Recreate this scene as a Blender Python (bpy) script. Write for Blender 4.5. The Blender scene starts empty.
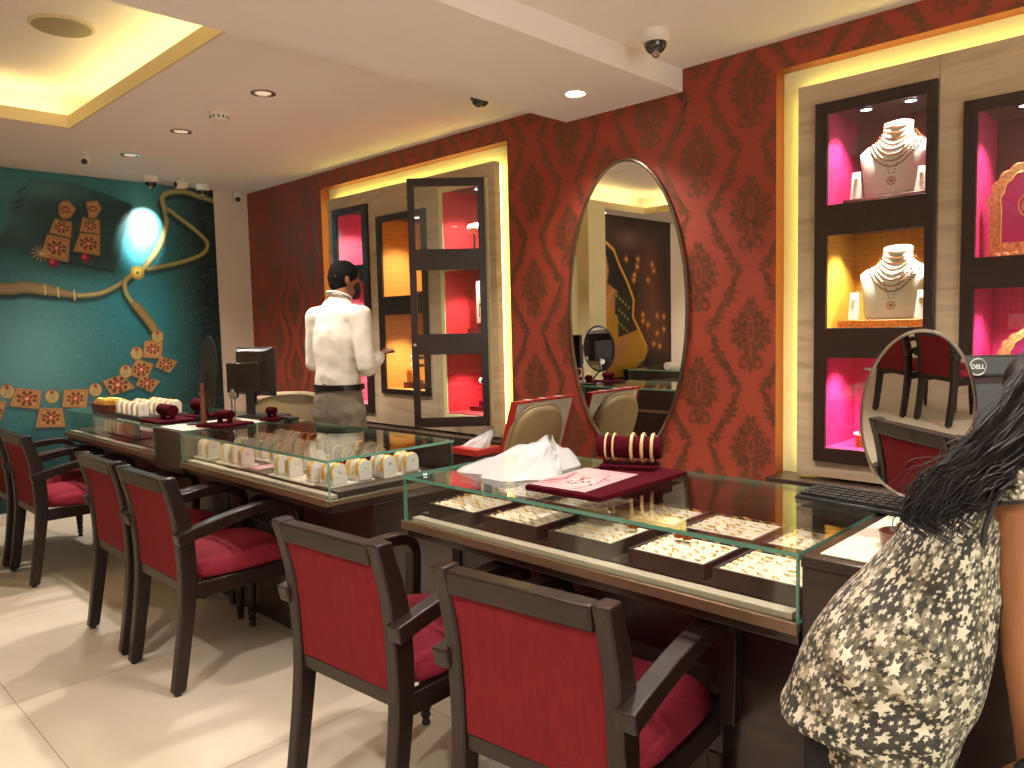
import bpy, bmesh, math, random
import numpy as np
from mathutils import Vector, Matrix
rnd = random.Random(7)
C = bpy.context.scene.collection

# ------------------------------------------------------------------ camera
YAW, PITCH, ROLL, FPX = math.radians(45.5817), math.radians(-4.4184), math.radians(-1.3444), 766.16
CAM = Vector((0, 0, 1.35))
_f = Vector((math.sin(YAW)*math.cos(PITCH), math.cos(YAW)*math.cos(PITCH), math.sin(PITCH)))
_r0 = Vector((math.cos(YAW), -math.sin(YAW), 0)); _u0 = _r0.cross(_f)
_r = math.cos(ROLL)*_r0 + math.sin(ROLL)*_u0; _u = -math.sin(ROLL)*_r0 + math.cos(ROLL)*_u0
cam = bpy.data.objects.new('camera', bpy.data.cameras.new('camera')); C.objects.link(cam)
cam.matrix_world = Matrix(((_r.x, _u.x, -_f.x, CAM.x), (_r.y, _u.y, -_f.y, CAM.y), (_r.z, _u.z, -_f.z, CAM.z), (0, 0, 0, 1)))
cam.data.sensor_width = 36; cam.data.lens = FPX/1024*36; cam.data.clip_start = 0.02
bpy.context.scene.camera = cam
sc = bpy.context.scene
sc.view_settings.view_transform = 'Standard'; sc.view_settings.look = 'None'
sc.view_settings.exposure = 0.75; sc.view_settings.gamma = 1.0
sc.view_settings.use_curve_mapping = False
w = bpy.data.worlds.new('world'); sc.world = w; w.use_nodes = True
w.node_tree.nodes['Background'].inputs[0].default_value = (1, .95, .9, 1)
w.node_tree.nodes['Background'].inputs[1].default_value = 3.0   # fill daylight for the added front window, out of view behind the camera
try:
    sc.cycles.max_bounces = 8; sc.cycles.transparent_max_bounces = 24; sc.cycles.caustics_reflective = False
    sc.cycles.sample_clamp_indirect = 4.0
except Exception: pass

# points of the real place measured from the photograph: a sight line met with a known plane of the room
def ray(px, py): return _f*FPX + _r*(px-512) - _u*(py-384)
def PX(px, py, X): d = ray(px, py); return CAM + d*(X/d.x)
def PY(px, py, Y): d = ray(px, py); return CAM + d*(Y/d.y)
def PZ(px, py, Z): d = ray(px, py); return CAM + d*((Z-CAM.z)/d.z)
def PD(px, py, D): return CAM + ray(px, py)/FPX*D

# ------------------------------------------------------------------ lights
WARM = (1.0, .92, .84)
def spot(name, loc, energy, ang=100, blend=.6, col=WARM, r=.03, target=None):
    l = bpy.data.lights.new(name, 'SPOT'); l.energy = energy; l.color = col; l.spot_size = math.radians(ang)
    l.spot_blend = blend; l.shadow_soft_size = r
    o = bpy.data.objects.new(name, l); C.objects.link(o); o.location = loc
    if target is not None: o.rotation_euler = (Vector(target)-Vector(loc)).to_track_quat('-Z', 'Y').to_euler()
    return o
XW, YB, ZC, ZN, ZBEAM = 3.274, 6.405, 2.545, 2.56, 2.44
XL, YN = -5.4, -2.6
# recessed ceiling lamps of the shop: over the counters, over the customers' aisle, over the back aisle
DOWN = [(1.98, 5.47), (1.98, 4.65), (1.98, 3.65), (1.95, 1.35), (1.95, .25), (2.9, 2.376)]
AISLE = [(-.25, .3), (-.25, 1.7), (-.1, 2.7), (-.25, 5.2), (-2.6, .3), (-2.6, 2.2), (-2.6, 4.2)]
for i, (x, y) in enumerate(DOWN):
    z = ZBEAM if i == 5 else ZC
    spot('ceiling_lamp_light', (x, y, z-.03), 62 if i != 5 else 36, 118, .8)
for x, y in AISLE: spot('ceiling_lamp_light', (x, y, ZC-.03), 62, 120, .7)
spot('mural_lamp_light', (2.47, 6.06, ZC-.10), 120, 46, 1.0, (.92, 1, 1), .02, (2.375, 6.4, 2.16))
pt = bpy.data.lights.new('added_window_portal', 'AREA'); pt.shape = 'RECTANGLE'; pt.size = 3.8; pt.size_y = 2.2; pt.cycles.is_portal = True  # portal for the added, unseen front window that brightens the ceiling
po = bpy.data.objects.new('added_window_portal', pt); C.objects.link(po); po.location = (-.3, YN+.02, 1.25); po.rotation_euler = (math.radians(-90), 0, 0)

# ------------------------------------------------------------------ materials
def lin(c):
    if isinstance(c, str): c = [int(c[i:i+2], 16)/255 for i in (0, 2, 4)]
    return tuple(((v/12.92) if v <= .04045 else ((v+.055)/1.055)**2.4) for v in c)
def newmat(name):
    m = bpy.data.materials.new(name); m.use_nodes = True; return m, m.node_tree.nodes, m.node_tree.links, m.node_tree.nodes['Principled BSDF']
MATS = {}
def pbr(name, col, rough=.5, metal=0, var=0.0, scale=20, stretch=(1, 1, 1), bump=0.0, sheen=0, coat=0, spec=None, bscale=None):
    if name in MATS: return MATS[name]
    m, N, L, b = newmat(name); c = lin(col)
    b.inputs['Base Color'].default_value = (*c, 1); b.inputs['Roughness'].default_value = rough; b.inputs['Metallic'].default_value = metal
    if spec is not None: b.inputs['Specular IOR Level'].default_value = spec
    if sheen: b.inputs['Sheen Weight'].default_value = sheen
    if coat: b.inputs['Coat Weight'].default_value = coat; b.inputs['Coat Roughness'].default_value = .15
    if var or bump:
        tc = N.new('ShaderNodeTexCoord'); mp = N.new('ShaderNodeMapping'); mp.inputs['Scale'].default_value = stretch
        L.new(tc.outputs['Object'], mp.inputs['Vector'])
        nz = N.new('ShaderNodeTexNoise'); nz.inputs['Scale'].default_value = scale; nz.inputs['Detail'].default_value = 5
        L.new(mp.outputs[0], nz.inputs['Vector'])
        if var:
            r = N.new('ShaderNodeValToRGB'); r.color_ramp.elements[0].position = .3; r.color_ramp.elements[1].position = .7
            r.color_ramp.elements[0].color = (*[v*(1-var) for v in c], 1); r.color_ramp.elements[1].color = (*[min(1, v*(1+var)) for v in c], 1)
            L.new(nz.outputs[0], r.inputs[0]); L.new(r.outputs[0], b.inputs['Base Color'])
        if bump:
            bp = N.new('ShaderNodeBump'); bp.inputs['Strength'].default_value = bump; bp.inputs['Distance'].default_value = .01
            if bscale:
                n2 = N.new('ShaderNodeTexNoise'); n2.inputs['Scale'].default_value = bscale; L.new(mp.outputs[0], n2.inputs['Vector']); L.new(n2.outputs[0], bp.inputs['Height'])
            else: L.new(nz.outputs[0], bp.inputs['Height'])
            L.new(bp.outputs[0], b.inputs['Normal'])
    MATS[name] = m; return m
def emis(name, col, s):
    if name in MATS: return MATS[name]
    m, N, L, b = newmat(name); b.inputs['Base Color'].default_value = (*lin(col), 1)
    b.inputs['Emission Color'].default_value = (*lin(col), 1); b.inputs['Emission Strength'].default_value = s
    MATS[name] = m; return m
def painted(name, rough=.6, spec=.5, motif=False, metal=0):
    m, N, L, b = newmat(name)
    a = N.new('ShaderNodeAttribute'); a.attribute_name = 'paint'
    L.new(a.outputs['Color'], b.inputs['Base Color']); b.inputs['Roughness'].default_value = rough; b.inputs['Specular IOR Level'].default_value = spec
    b.inputs['Metallic'].default_value = metal
    return m
def glassmat(name, tint=(1, 1, 1), rmin=.035, opac=0.0):
    m, N, L, b = newmat(name); N.remove(b); out = N['Material Output']
    t = N.new('ShaderNodeBsdfTransparent'); t.inputs[0].default_value = (*tint, 1)
    g = N.new('ShaderNodeBsdfGlossy'); g.inputs['Roughness'].default_value = .01; g.inputs[0].default_value = (.95, 1, .97, 1)
    f = N.new('ShaderNodeFresnel'); ge = N.new('ShaderNodeNewGeometry'); mi = N.new('ShaderNodeMapRange'); mi.inputs[3].default_value = 1.5; mi.inputs[4].default_value = 1/1.5; L.new(ge.outputs['Backfacing'], mi.inputs[0]); L.new(mi.outputs[0], f.inputs[0])
    mx = N.new('ShaderNodeMixShader'); L.new(f.outputs[0], mx.inputs[0]); L.new(t.outputs[0], mx.inputs[1]); L.new(g.outputs[0], mx.inputs[2])
    L.new(mx.outputs[0], out.inputs[0]); MATS[name] = m; return m
GLASS = glassmat('clear_glass', (.93, .97, .95))
GLASS_CASE = glassmat('display_case_glass', (.99, 1, .99))
EDGE = pbr('green_glass_edge', '6FA58F', .15, spec=.8)
WOOD = pbr('dark_wenge_wood', '2E1D19', .34, var=.25, scale=6, stretch=(1, 1, 8), coat=.25)
WOODH = pbr('dark_counter_veneer', '30201B', .30, var=.3, scale=5, stretch=(1, .2, 9), coat=.3)
CHAIRW = pbr('dark_chair_wood', '24140F', .40, var=.2, scale=8, stretch=(2, 2, .6), coat=.15, spec=.35)
CHAIRTOP = CHAIRW
FAB = pbr('crimson_upholstery', '771D22', .9, var=.12, scale=110, stretch=(1, 1, .08), bump=.25, spec=.2, bscale=420)
SEATF = pbr('crimson_seat_fabric', '8C2434', .85, var=.12, scale=90, stretch=(1, .3, 1), bump=.3, spec=.25, bscale=300)
PALE = None
CEIL = pbr('ceiling_paint', 'F1E4DC', .9)
CREAM = pbr('cream_wall_paint', 'E0CDB8', .85)
GOLD = pbr('gold', 'F2C15C', .32, .75, bump=.2, scale=200)
WHITEV = pbr('white_velvet', 'EFE8DC', .9)
CHROME = pbr('brushed_steel', 'B9B4AC', .25, 1.0)
BLACKP = pbr('black_plastic', '1B1A1C', .4)
MAROONV = pbr('maroon_velvet', '4A0A18', .9, var=.2, scale=60, spec=.08)
PAD = pbr('cream_tray_pad', 'F1E7CF', .9)
LAMPON = emis('lamp_glow', 'FFF3E0', 14)
LAMPDIM = emis('cabinet_lamp_glow', 'F4F0FF', 6)
LED = emis('warm_led_tape', 'FFF08C', 6.5)
LEDC = emis('cove_led_tape', 'FFF3A4', 6.5)
PALEGOLD = pbr('pale_gold', 'FFE0A0', .35, .55)
MIRROR, _N, _L, _b = newmat('mirror_silver'); _b.inputs['Metallic'].default_value = 1; _b.inputs['Roughness'].default_value = .0; _b.inputs['Base Color'].default_value = (.9, .9, .87, 1)

# ------------------------------------------------------------------ mesh helpers
def wl(o):
    v = Vector((0, 0, 0))
    while o is not None: v += o.location; o = o.parent
    return v
def smoothing(me, ang=35):
    for p in me.polygons: p.use_smooth = True
    try: me.set_sharp_from_angle(angle=math.radians(ang))
    except Exception: pass
class MB:
    def __init__(s): s.bm = bmesh.new(); s.mi = 0
    def _face(s, vs):
        try: f = s.bm.faces.new(vs); f.material_index = s.mi; return f
        except ValueError: return None
    def box(s, a, b, M=None):
        x0, y0, z0 = a; x1, y1, z1 = b
        P = [(x0, y0, z0), (x1, y0, z0), (x1, y1, z0), (x0, y1, z0), (x0, y0, z1), (x1, y0, z1), (x1, y1, z1), (x0, y1, z1)]
        v = [s.bm.verts.new((M @ Vector(p)) if M else p) for p in P]
        for q in ((0, 3, 2, 1), (4, 5, 6, 7), (0, 1, 5, 4), (1, 2, 6, 5), (2, 3, 7, 6), (3, 0, 4, 7)): s._face([v[i] for i in q])
        return s
    def beam(s, p, q, wd, ht, up=(0, 0, 1)):
        p, q = Vector(p), Vector(q); d = (q-p); L = d.length; d.normalize(); sd = d.cross(Vector(up)).normalized(); u = sd.cross(d)
        M = Matrix(((d.x, sd.x, u.x, p.x), (d.y, sd.y, u.y, p.y), (d.z, sd.z, u.z, p.z), (0, 0, 0, 1)))
        return s.box((0, -wd/2, -ht/2), (L, wd/2, ht/2), M)
    def loft(s, rings, closed=True, caps=True, loop=False):
        R = [[s.bm.verts.new(p) for p in r] for r in rings]; n = len(R[0])
        for a, b in list(zip(R, R[1:])) + ([(R[-1], R[0])] if loop else []):
            for i in range(n if closed else n-1): s._face((a[i], a[(i+1) % n], b[(i+1) % n], b[i]))
        if caps and closed and not loop: s._face(list(reversed(R[0]))); s._face(R[-1])
        return s
    def tube(s, pts, r, n=10, loop=False, caps=True, flat=1.0, up=None):
        pts = [Vector(p) for p in pts]; m = len(pts); rings = []; prev = Vector(up) if up else None
        for i, p in enumerate(pts):
            a = pts[(i-1) % m] if (i or loop) else p; b = pts[(i+1) % m] if (i < m-1 or loop) else p
            t = (b-a).normalized()
            if prev is None: prev = t.orthogonal()
            sd = (prev - t*prev.dot(t))
            if sd.length < 1e-6: sd = t.orthogonal()
            sd.normalize(); prev = sd; w_ = t.cross(sd); rr = r[i] if isinstance(r, (list, tuple)) else r
            rings.append([p + sd*math.cos(2*math.pi*k/n)*rr + w_*math.sin(2*math.pi*k/n)*rr*flat for k in range(n)])
        return s.loft(rings, True, caps, loop)
    def cyl(s, p, q, r1, r2=None, n=20): return s.tube([p, q], [r1, r1 if r2 is None else r2], n)
    def lathe(s, prof, c=(0, 0, 0), n=24, M=None, caps=True):
        c = Vector(c); rings = []
        for r, z in prof:
            ring = [Vector((r*math.cos(2*math.pi*k/n), r*math.sin(2*math.pi*k/n), z)) for k in range(n)]
            rings.append([(M @ p if M else p)+c for p in ring])
        return s.loft(rings, True, caps)
    def prism(s, poly, mapf, t0, t1):
        s.loft([[mapf(a, b, t0) for a, b in poly], [mapf(a, b, t1) for a, b in poly]]); return s
    def sphere(s, c, r, n=12, sc_=(1, 1, 1)):
        m = n//2; c = Vector(c); rings = []
        for i in range(1, m):
            th = math.pi*i/m; rings.append([c+Vector((r*sc_[0]*math.sin(th)*math.cos(2*math.pi*k/n), r*sc_[1]*math.sin(th)*math.sin(2*math.pi*k/n), -r*sc_[2]*math.cos(th))) for k in range(n)])
        return s.loft(rings)
    def build(s, name, mat, parent=None, bevel=0, seg=2, smooth=True, world=True, org=None, ang=35):
        bmesh.ops.recalc_face_normals(s.bm, faces=s.bm.faces)
        if parent is not None: off = wl(parent) if world else Vector((0, 0, 0))
        else:
            if org is None:
                cs = [v.co for v in s.bm.verts]; lo = [min(c[i] for c in cs) for i in range(3)]; hi = [max(c[i] for c in cs) for i in range(3)]
                off = Vector(((lo[0]+hi[0])/2, (lo[1]+hi[1])/2, lo[2]))
            else: off = Vector(org)
        for v in s.bm.verts: v.co -= off
        me = bpy.data.meshes.new(name); s.bm.to_mesh(me); s.bm.free()
        for m in (mat if isinstance(mat, (list, tuple)) else [mat]): me.materials.append(m)
        o = bpy.data.objects.new(name, me); C.objects.link(o)
        if parent is not None: o.parent = parent
        else: o.location = off
        if bevel:
            b = o.modifiers.new('b', 'BEVEL'); b.width = bevel; b.segments = seg; b.limit_method = 'ANGLE'; b.angle_limit = math.radians(40)
        if smooth: smoothing(me, ang)
        return o
def tag(o, label=None, cat=None, group=None, kind=None):
    if label: o['label'] = label
    if cat: o['category'] = cat
    if group: o['group'] = group
    if kind: o['kind'] = kind
    return o
def thing(name, label, cat, loc, group=None, rz=0):
    o = bpy.data.objects.new(name, None); C.objects.link(o); o.empty_display_size = .1
    o.location = loc; o.rotation_euler = (0, 0, rz); return tag(o, label, cat, group)
def kids(o): return [c for c in bpy.data.objects if c.parent == o]
def copy_tree(o, parent=None, children=None):
    c = o.copy(); C.objects.link(c)
    if parent is not None: c.parent = parent
    for ch in kids(o): copy_tree(ch, c)
    return c
def proto(o):           # freeze the tree so that copies need no searching
    return (o, [(ch, [g for g in kids(ch)]) for ch in kids(o)])
def dup(pr, loc, rz=None, label=None, group=None, scale=None):
    r, cs = pr; n = r.copy(); C.objects.link(n); n.location = loc
    if rz is not None: n.rotation_euler = (0, 0, rz)
    if label: n['label'] = label
    if group: n['group'] = group
    if scale: n.scale = scale
    for ch, gs in cs:
        c = ch.copy(); C.objects.link(c); c.parent = n
        for g in gs: d = g.copy(); C.objects.link(d); d.parent = c
    return n
def crom(pts, n):
    pts = [Vector(p) for p in pts]; out = []
    for i in range(len(pts)-1):
        a = pts[max(i-1, 0)]; b = pts[i]; c = pts[i+1]; d = pts[min(i+2, len(pts)-1)]
        for k in range(n):
            t = k/n; out.append(.5*((2*b)+(c-a)*t+(2*a-5*b+4*c-d)*t*t+(3*b-a-3*c+d)*t**3))
    out.append(pts[-1]); return out
def superell(a, b, n=32, e=2.5):
    out = []
    for k in range(n):
        t = 2*math.pi*k/n; c_, s_ = math.cos(t), math.sin(t)
        out.append((a*math.copysign(abs(c_)**(2/e), c_), b*math.copysign(abs(s_)**(2/e), s_)))
    return out
def holes_grid(mb, y0, y1, z0, z1, holes, x0, x1):   # slab in the YZ plane, pierced by rectangular openings
    ys = sorted({y0, y1, *[h[0] for h in holes], *[h[1] for h in holes]}); zs = sorted({z0, z1, *[h[2] for h in holes], *[h[3] for h in holes]})
    bm = mb.bm; cell = {}
    for i in range(len(ys)-1):
        for j in range(len(zs)-1):
            cy, cz = (ys[i]+ys[i+1])/2, (zs[j]+zs[j+1])/2
            cell[i, j] = not any(h[0] < cy < h[1] and h[2] < cz < h[3] for h in holes)
    V = {}
    def v(i, j, x):
        if (i, j, x) not in V: V[i, j, x] = bm.verts.new((x, ys[i], zs[j]))
        return V[i, j, x]
    for (i, j), on in cell.items():
        if not on: continue
        mb._face((v(i, j, x0), v(i, j+1, x0), v(i+1, j+1, x0), v(i+1, j, x0))); mb._face((v(i, j, x1), v(i+1, j, x1), v(i+1, j+1, x1), v(i, j+1, x1)))
        for di, dj, q in ((-1, 0, ((i, j), (i, j+1))), (1, 0, ((i+1, j+1), (i+1, j))), (0, -1, ((i+1, j), (i, j))), (0, 1, ((i, j+1), (i+1, j+1)))):
            if not cell.get((i+di, j+dj), False):
                a, b = q; mb._face((v(*a, x0), v(*b, x0), v(*b, x1), v(*a, x1)))
    return mb
def to_mesh(o):
    dg = bpy.context.evaluated_depsgraph_get(); me = bpy.data.meshes.new_from_object(o.evaluated_get(dg)); o.modifiers.clear(); old = o.data; o.data = me
    return o
def capsule(mb, p, q, rp, rq, side=None, flat=1.0, n=14):
    # tapered capsule; across 'side' its radius is r, across the other axis r*flat
    p, q = Vector(p), Vector(q); d = q-p; L = d.length
    t = d.normalized() if L > 1e-6 else Vector((0, 0, 1))
    sd = Vector(side) if side else t.orthogonal(); sd = (sd-t*sd.dot(t)).normalized(); w_ = t.cross(sd); rings = []
    K = 5
    prof = [(-math.cos(math.pi/2*k/K)*rp*.9, math.sin(math.pi/2*k/K)*rp) for k in range(1, K)] + [(0, rp)]
    m = max(1, int(L/.05))
    prof += [(L*i/m, rp+(rq-rp)*i/m) for i in range(1, m+1)] + [(L+math.sin(math.pi/2*k/K)*rq*.9, math.cos(math.pi/2*k/K)*rq) for k in range(1, K)]
    for a, r in prof:
        c = p+t*a; rings.append([c+sd*math.cos(2*math.pi*k/n)*r+w_*math.sin(2*math.pi*k/n)*r*flat for k in range(n)])
    mb.loft(rings)
def blob(name, mat, caps, parent=None, voxel=.008, it=8, disp=None):
    mb = MB()
    for c in caps: capsule(mb, *c)
    o = mb.build(name, mat, parent, smooth=False)
    m = o.modifiers.new('r', 'REMESH'); m.mode = 'VOXEL'; m.voxel_size = voxel
    s = o.modifiers.new('s', 'SMOOTH'); s.factor = .5; s.iterations = it
    if disp:
        t = bpy.data.textures.new(name, 'CLOUDS'); t.noise_scale = disp[1]; d = o.modifiers.new('d', 'DISPLACE'); d.texture = t; d.strength = disp[0]; d.mid_level = .5
    to_mesh(o)
    if not o.data.materials: o.data.materials.append(mat)
    for p in o.data.polygons: p.use_smooth = True
    return o

# ------------------------------------------------------------------ painter: prints, patterns and pictures as colours on a fine grid
class Paint:
    def __init__(s, U, V, base): s.U, s.V = U, V; s.c = np.empty(U.shape+(3,)); s.c[:] = lin(base)
    def mix(s, m, col): m = np.clip(m, 0, 1)[..., None]; s.c = s.c*(1-m)+np.array(lin(col) if not isinstance(col, np.ndarray) else col)*m
    def poly(s, pts, col, soft=.004, a=1.0):
        U, V = s.U, s.V; n = len(pts); ins = np.zeros(U.shape, bool); dmin = np.full(U.shape, 1e9)
        for i in range(n):
            x1, y1 = pts[i]; x2, y2 = pts[(i+1) % n]
            with np.errstate(divide='ignore', invalid='ignore'):
                cr = ((y1 > V) != (y2 > V)) & (U < (x2-x1)*(V-y1)/(y2-y1+1e-12)+x1)
            ins ^= cr; dmin = np.minimum(dmin, s.dseg(x1, y1, x2, y2))
        s.mix(np.where(ins, .5+dmin/soft/2, .5-dmin/soft/2)*a if soft > 0 else ins*a, col)
    def dseg(s, x1, y1, x2, y2):
        dx, dy = x2-x1, y2-y1; t = np.clip(((s.U-x1)*dx+(s.V-y1)*dy)/(dx*dx+dy*dy+1e-12), 0, 1)
        return np.hypot(s.U-x1-t*dx, s.V-y1-t*dy)
    def line(s, pts, w_, col, soft=.004, a=1.0):
        for k in range(len(pts)-1):
            ww = w_[k] if isinstance(w_, (list, tuple)) else w_
            s.mix((.5+(ww/2-s.dseg(*pts[k], *pts[k+1]))/soft)*a, col)
    def disc(s, x, y, rx, col, ry=None, soft=.004, a=1.0):
        ry = ry or rx; d = np.hypot((s.U-x)/rx, (s.V-y)/ry); s.mix((.5+(1-d)*min(rx, ry)/soft)*a, col)
    def glow(s, x, y, r, col, a=1.0, ry=None): s.mix(np.exp(-(((s.U-x)/r)**2+((s.V-y)/(ry or r))**2))*a, col)
def value_noise(U, V, sc_, seed=0):
    rs = np.random.RandomState(seed); g = rs.rand(64, 64); x = U*sc_; y = V*sc_; xi = np.floor(x).astype(int); yi = np.floor(y).astype(int)
    fx = x-xi; fy = y-yi; fx = fx*fx*(3-2*fx); fy = fy*fy*(3-2*fy); a = g[xi % 64, yi % 64]; b = g[(xi+1) % 64, yi % 64]; c = g[xi % 64, (yi+1) % 64]; d = g[(xi+1) % 64, (yi+1) % 64]
    return (a*(1-fx)+b*fx)*(1-fy)+(c*(1-fx)+d*fx)*fy
def grid_mesh(name, mat, us, vs, pos, colors, parent=None, keep=None, extra=None, org=None):
    nu, nv = len(us), len(vs); U, V = np.meshgrid(us, vs, indexing='ij')
    co = pos(U.ravel(), V.ravel()).astype(np.float64)
    idx = np.arange(nu*nv).reshape(nu, nv); q = np.stack([idx[:-1, :-1], idx[1:, :-1], idx[1:, 1:], idx[:-1, 1:]], -1).reshape(-1, 4)
    if keep is not None:
        cu = (U[:-1, :-1]+U[1:, 1:]).ravel()/2; cv = (V[:-1, :-1]+V[1:, 1:]).ravel()/2; q = q[keep(cu, cv)]
    off = np.array(wl(parent)) if parent is not None else (np.array(org) if org is not None else co.mean(0))
    col = np.concatenate([colors.reshape(-1, 3), np.ones((nu*nv, 1))], 1)
    if extra is not None:
        ev, ef, ec = extra; base = len(co); co = np.concatenate([co, np.array(ev)]); q = np.concatenate([q, np.array(ef)+base]); col = np.concatenate([col, np.tile((*ec, 1), (len(ev), 1))])
    co = co-off
    me = bpy.data.meshes.new(name); me.vertices.add(len(co)); me.vertices.foreach_set('co', co.ravel()); me.loops.add(len(q)*4); me.loops.foreach_set('vertex_index', q.ravel().astype(np.int32))
    me.polygons.add(len(q)); me.polygons.foreach_set('loop_start', np.arange(0, len(q)*4, 4, dtype=np.int32)); me.polygons.foreach_set('loop_total', np.full(len(q), 4, dtype=np.int32))
    me.update(calc_edges=True); a = me.color_attributes.new('paint', 'FLOAT_COLOR', 'POINT'); a.data.foreach_set('color', col.astype(np.float32).ravel())
    me.materials.append(mat); o = bpy.data.objects.new(name, me); C.objects.link(o)
    if parent is not None: o.parent = parent
    else: o.location = off
    return o
def picture(name, mat, o0, du, dv, nu, nv, paintf, parent=None, base='FFFFFF'):
    # flat printed sheet: corner o0, edge vectors du, dv (metres); paintf gets a Paint in metres along du, dv
    o0, du, dv = Vector(o0), Vector(du), Vector(dv); us = np.linspace(0, 1, nu); vs = np.linspace(0, 1, nv)
    U, V = np.meshgrid(us*du.length, vs*dv.length, indexing='ij'); P = Paint(U, V, base); paintf(P)
    a, b, c = np.array(o0), np.array(du), np.array(dv)
    return grid_mesh(name, mat, us, vs, lambda u, v: a+u[:, None]*b+v[:, None]*c, P.c, parent)

# ------------------------------------------------------------------ room shell
def struct(mb, name, mat, **k): return tag(mb.build(name, mat, **k), kind='structure')
fm, N, L, b = newmat('floor_tiles')
tc = N.new('ShaderNodeTexCoord'); mp = N.new('ShaderNodeMapping'); mp.inputs['Location'].default_value = (-.652, -.25, 0); L.new(tc.outputs['Object'], mp.inputs[0])
br = N.new('ShaderNodeTexBrick'); br.offset = 0; br.inputs['Scale'].default_value = 1; br.inputs['Brick Width'].default_value = 1.0; br.inputs['Row Height'].default_value = 1.0; br.inputs['Mortar Size'].default_value = .0022; br.inputs['Mortar Smooth'].default_value = .3
br.inputs['Color1'].default_value = (*lin('E9DCC8'), 1); br.inputs['Color2'].default_value = (*lin('E7D9C4'), 1); br.inputs['Mortar'].default_value = (*lin('B39E86'), 1)
L.new(mp.outputs[0], br.inputs[0]); nz = N.new('ShaderNodeTexNoise'); nz.inputs['Scale'].default_value = 1.7; nz.inputs['Detail'].default_value = 6; nz.inputs['Distortion'].default_value = .8
mx = N.new('ShaderNodeMix'); mx.data_type = 'RGBA'; mx.blend_type = 'MULTIPLY'; mx.inputs[0].default_value = .5
cr = N.new('ShaderNodeValToRGB'); cr.color_ramp.elements[0].position = .35; cr.color_ramp.elements[0].color = (.80, .77, .73, 1); cr.color_ramp.elements[1].position = .65; cr.color_ramp.elements[1].color = (1, 1, 1, 1)
L.new(tc.outputs['Object'], nz.inputs[0]); L.new(nz.outputs[0], cr.inputs[0]); L.new(br.outputs[0], mx.inputs[6]); L.new(cr.outputs[0], mx.inputs[7]); L.new(mx.outputs[2], b.inputs['Base Color'])
b.inputs['Roughness'].default_value = .3; b.inputs['Specular IOR Level'].default_value = .35
struct(MB().box((XL-.1, YN-.1, -.1), (XW+.5, YB+.1, 0)), 'floor', fm, org=(0, 0, 0), smooth=False)
# ceiling with the tray cove and the dropped beam
CX0, CX1, CY0, CY1 = -.75, 1.485, 2.98, 4.99
m = MB()
for a, b_ in (((XL-.1, CY1), (XW+.1, YB+.1)), ((XL-.1, YN-.1), (XW+.1, CY0)), ((XL-.1, CY0), (CX0, CY1)), ((CX1, CY0), (XW+.1, CY1))): m.box((*a, ZC), (*b_, ZC+.02))
struct(m, 'ceiling', CEIL, smooth=False)
m = MB(); G = .18; LH = .07
for a, b_ in (((CX0+.0005, CY0+.0005), (CX1-.0005, CY0+.014)), ((CX0+.0005, CY1-.014), (CX1-.0005, CY1-.0005)), ((CX0+.0005, CY0+.014), (CX0+.014, CY1-.014)), ((CX1-.014, CY0+.014), (CX1-.0005, CY1-.014))): m.box((*a, ZC-.001), (*b_, ZC+LH))
struct(m, 'trim_1', pbr('cove_lip_paint', 'D9C79B', .9), smooth=False)
m = MB(); m.box((CX0-G, CY0-G, 2.76), (CX1+G, CY1+G, 2.78))
for a, b_ in (((CX0-G-.02, CY0-G-.02), (CX1+G+.02, CY0-G)), ((CX0-G-.02, CY1+G), (CX1+G+.02, CY1+G+.02)), ((CX0-G-.02, CY0-G), (CX0-G, CY1+G)), ((CX1+G, CY0-G), (CX1+G+.02, CY1+G))): m.box((*a, ZC+.02), (*b_, 2.78))
struct(m, 'trim_2', CEIL, smooth=False)
lp = tag(MB().box((CX0, CY1+.06, ZC+.03), (CX1, CY1+.09, ZC+.045)).box((CX0, CY0-.09, ZC+.03), (CX1, CY0-.06, ZC+.045)).box((CX1+.06, CY0, ZC+.03), (CX1+.09, CY1, ZC+.045)).box((CX0-.09, CY0, ZC+.03), (CX0-.06, CY1, ZC+.045)).build('light_strip', LEDC, smooth=False),
    'hidden warm yellow light strip glowing inside the ceiling cove', 'light')
struct(MB().box((XL, 2.022, ZBEAM), (XW, 2.748, ZC+.01)), 'trim_3', CEIL, smooth=False)
# far wall, left wall, near wall
struct(MB().box((XL-.1, YB, 0), (XW+.5, YB+.1, 2.8)), 'wall_back', CREAM, smooth=False)
struct(MB().box((XL-.1, YN-.1, 0), (XL, YB, 2.8)), 'wall_left', CREAM, smooth=False)
m = MB()
for a, b_ in (((XL-.1, 0), (-2.2, 2.8)), ((1.6, 0), (XW+.5, 2.8)), ((-2.2, 2.35), (1.6, 2.8)), ((-2.2, 0), (1.6, .15))): m.box((a[0], YN-.1, a[1]), (b_[0], YN, b_[1]))
struct(m, 'wall_front', CREAM, smooth=False)
m = MB()
for x in (-2.2, -.95, .31, 1.56): m.box((x, YN-.07, .15), (x+.04, YN-.03, 2.35))
m.box((-2.2, YN-.07, .15), (1.6, YN-.03, .19)).box((-2.2, YN-.07, 2.31), (1.6, YN-.03, 2.35))
struct(m, 'added_window_1', pbr('added_window_steel', '3A3532', .4, .6), smooth=False)  # front window added out of view so daylight lifts the ceiling
struct(MB().box((-2.16, YN-.055, .19), (1.56, YN-.049, 2.31)), 'added_window_2', GLASS, smooth=False)  # glass of the added front window
struct(MB().box((.6, YB-.014, 0), (2.9, YB, .085)), 'baseboard_back', pbr('baseboard_tile', 'D8CDBD', .5), smooth=False)
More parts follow.
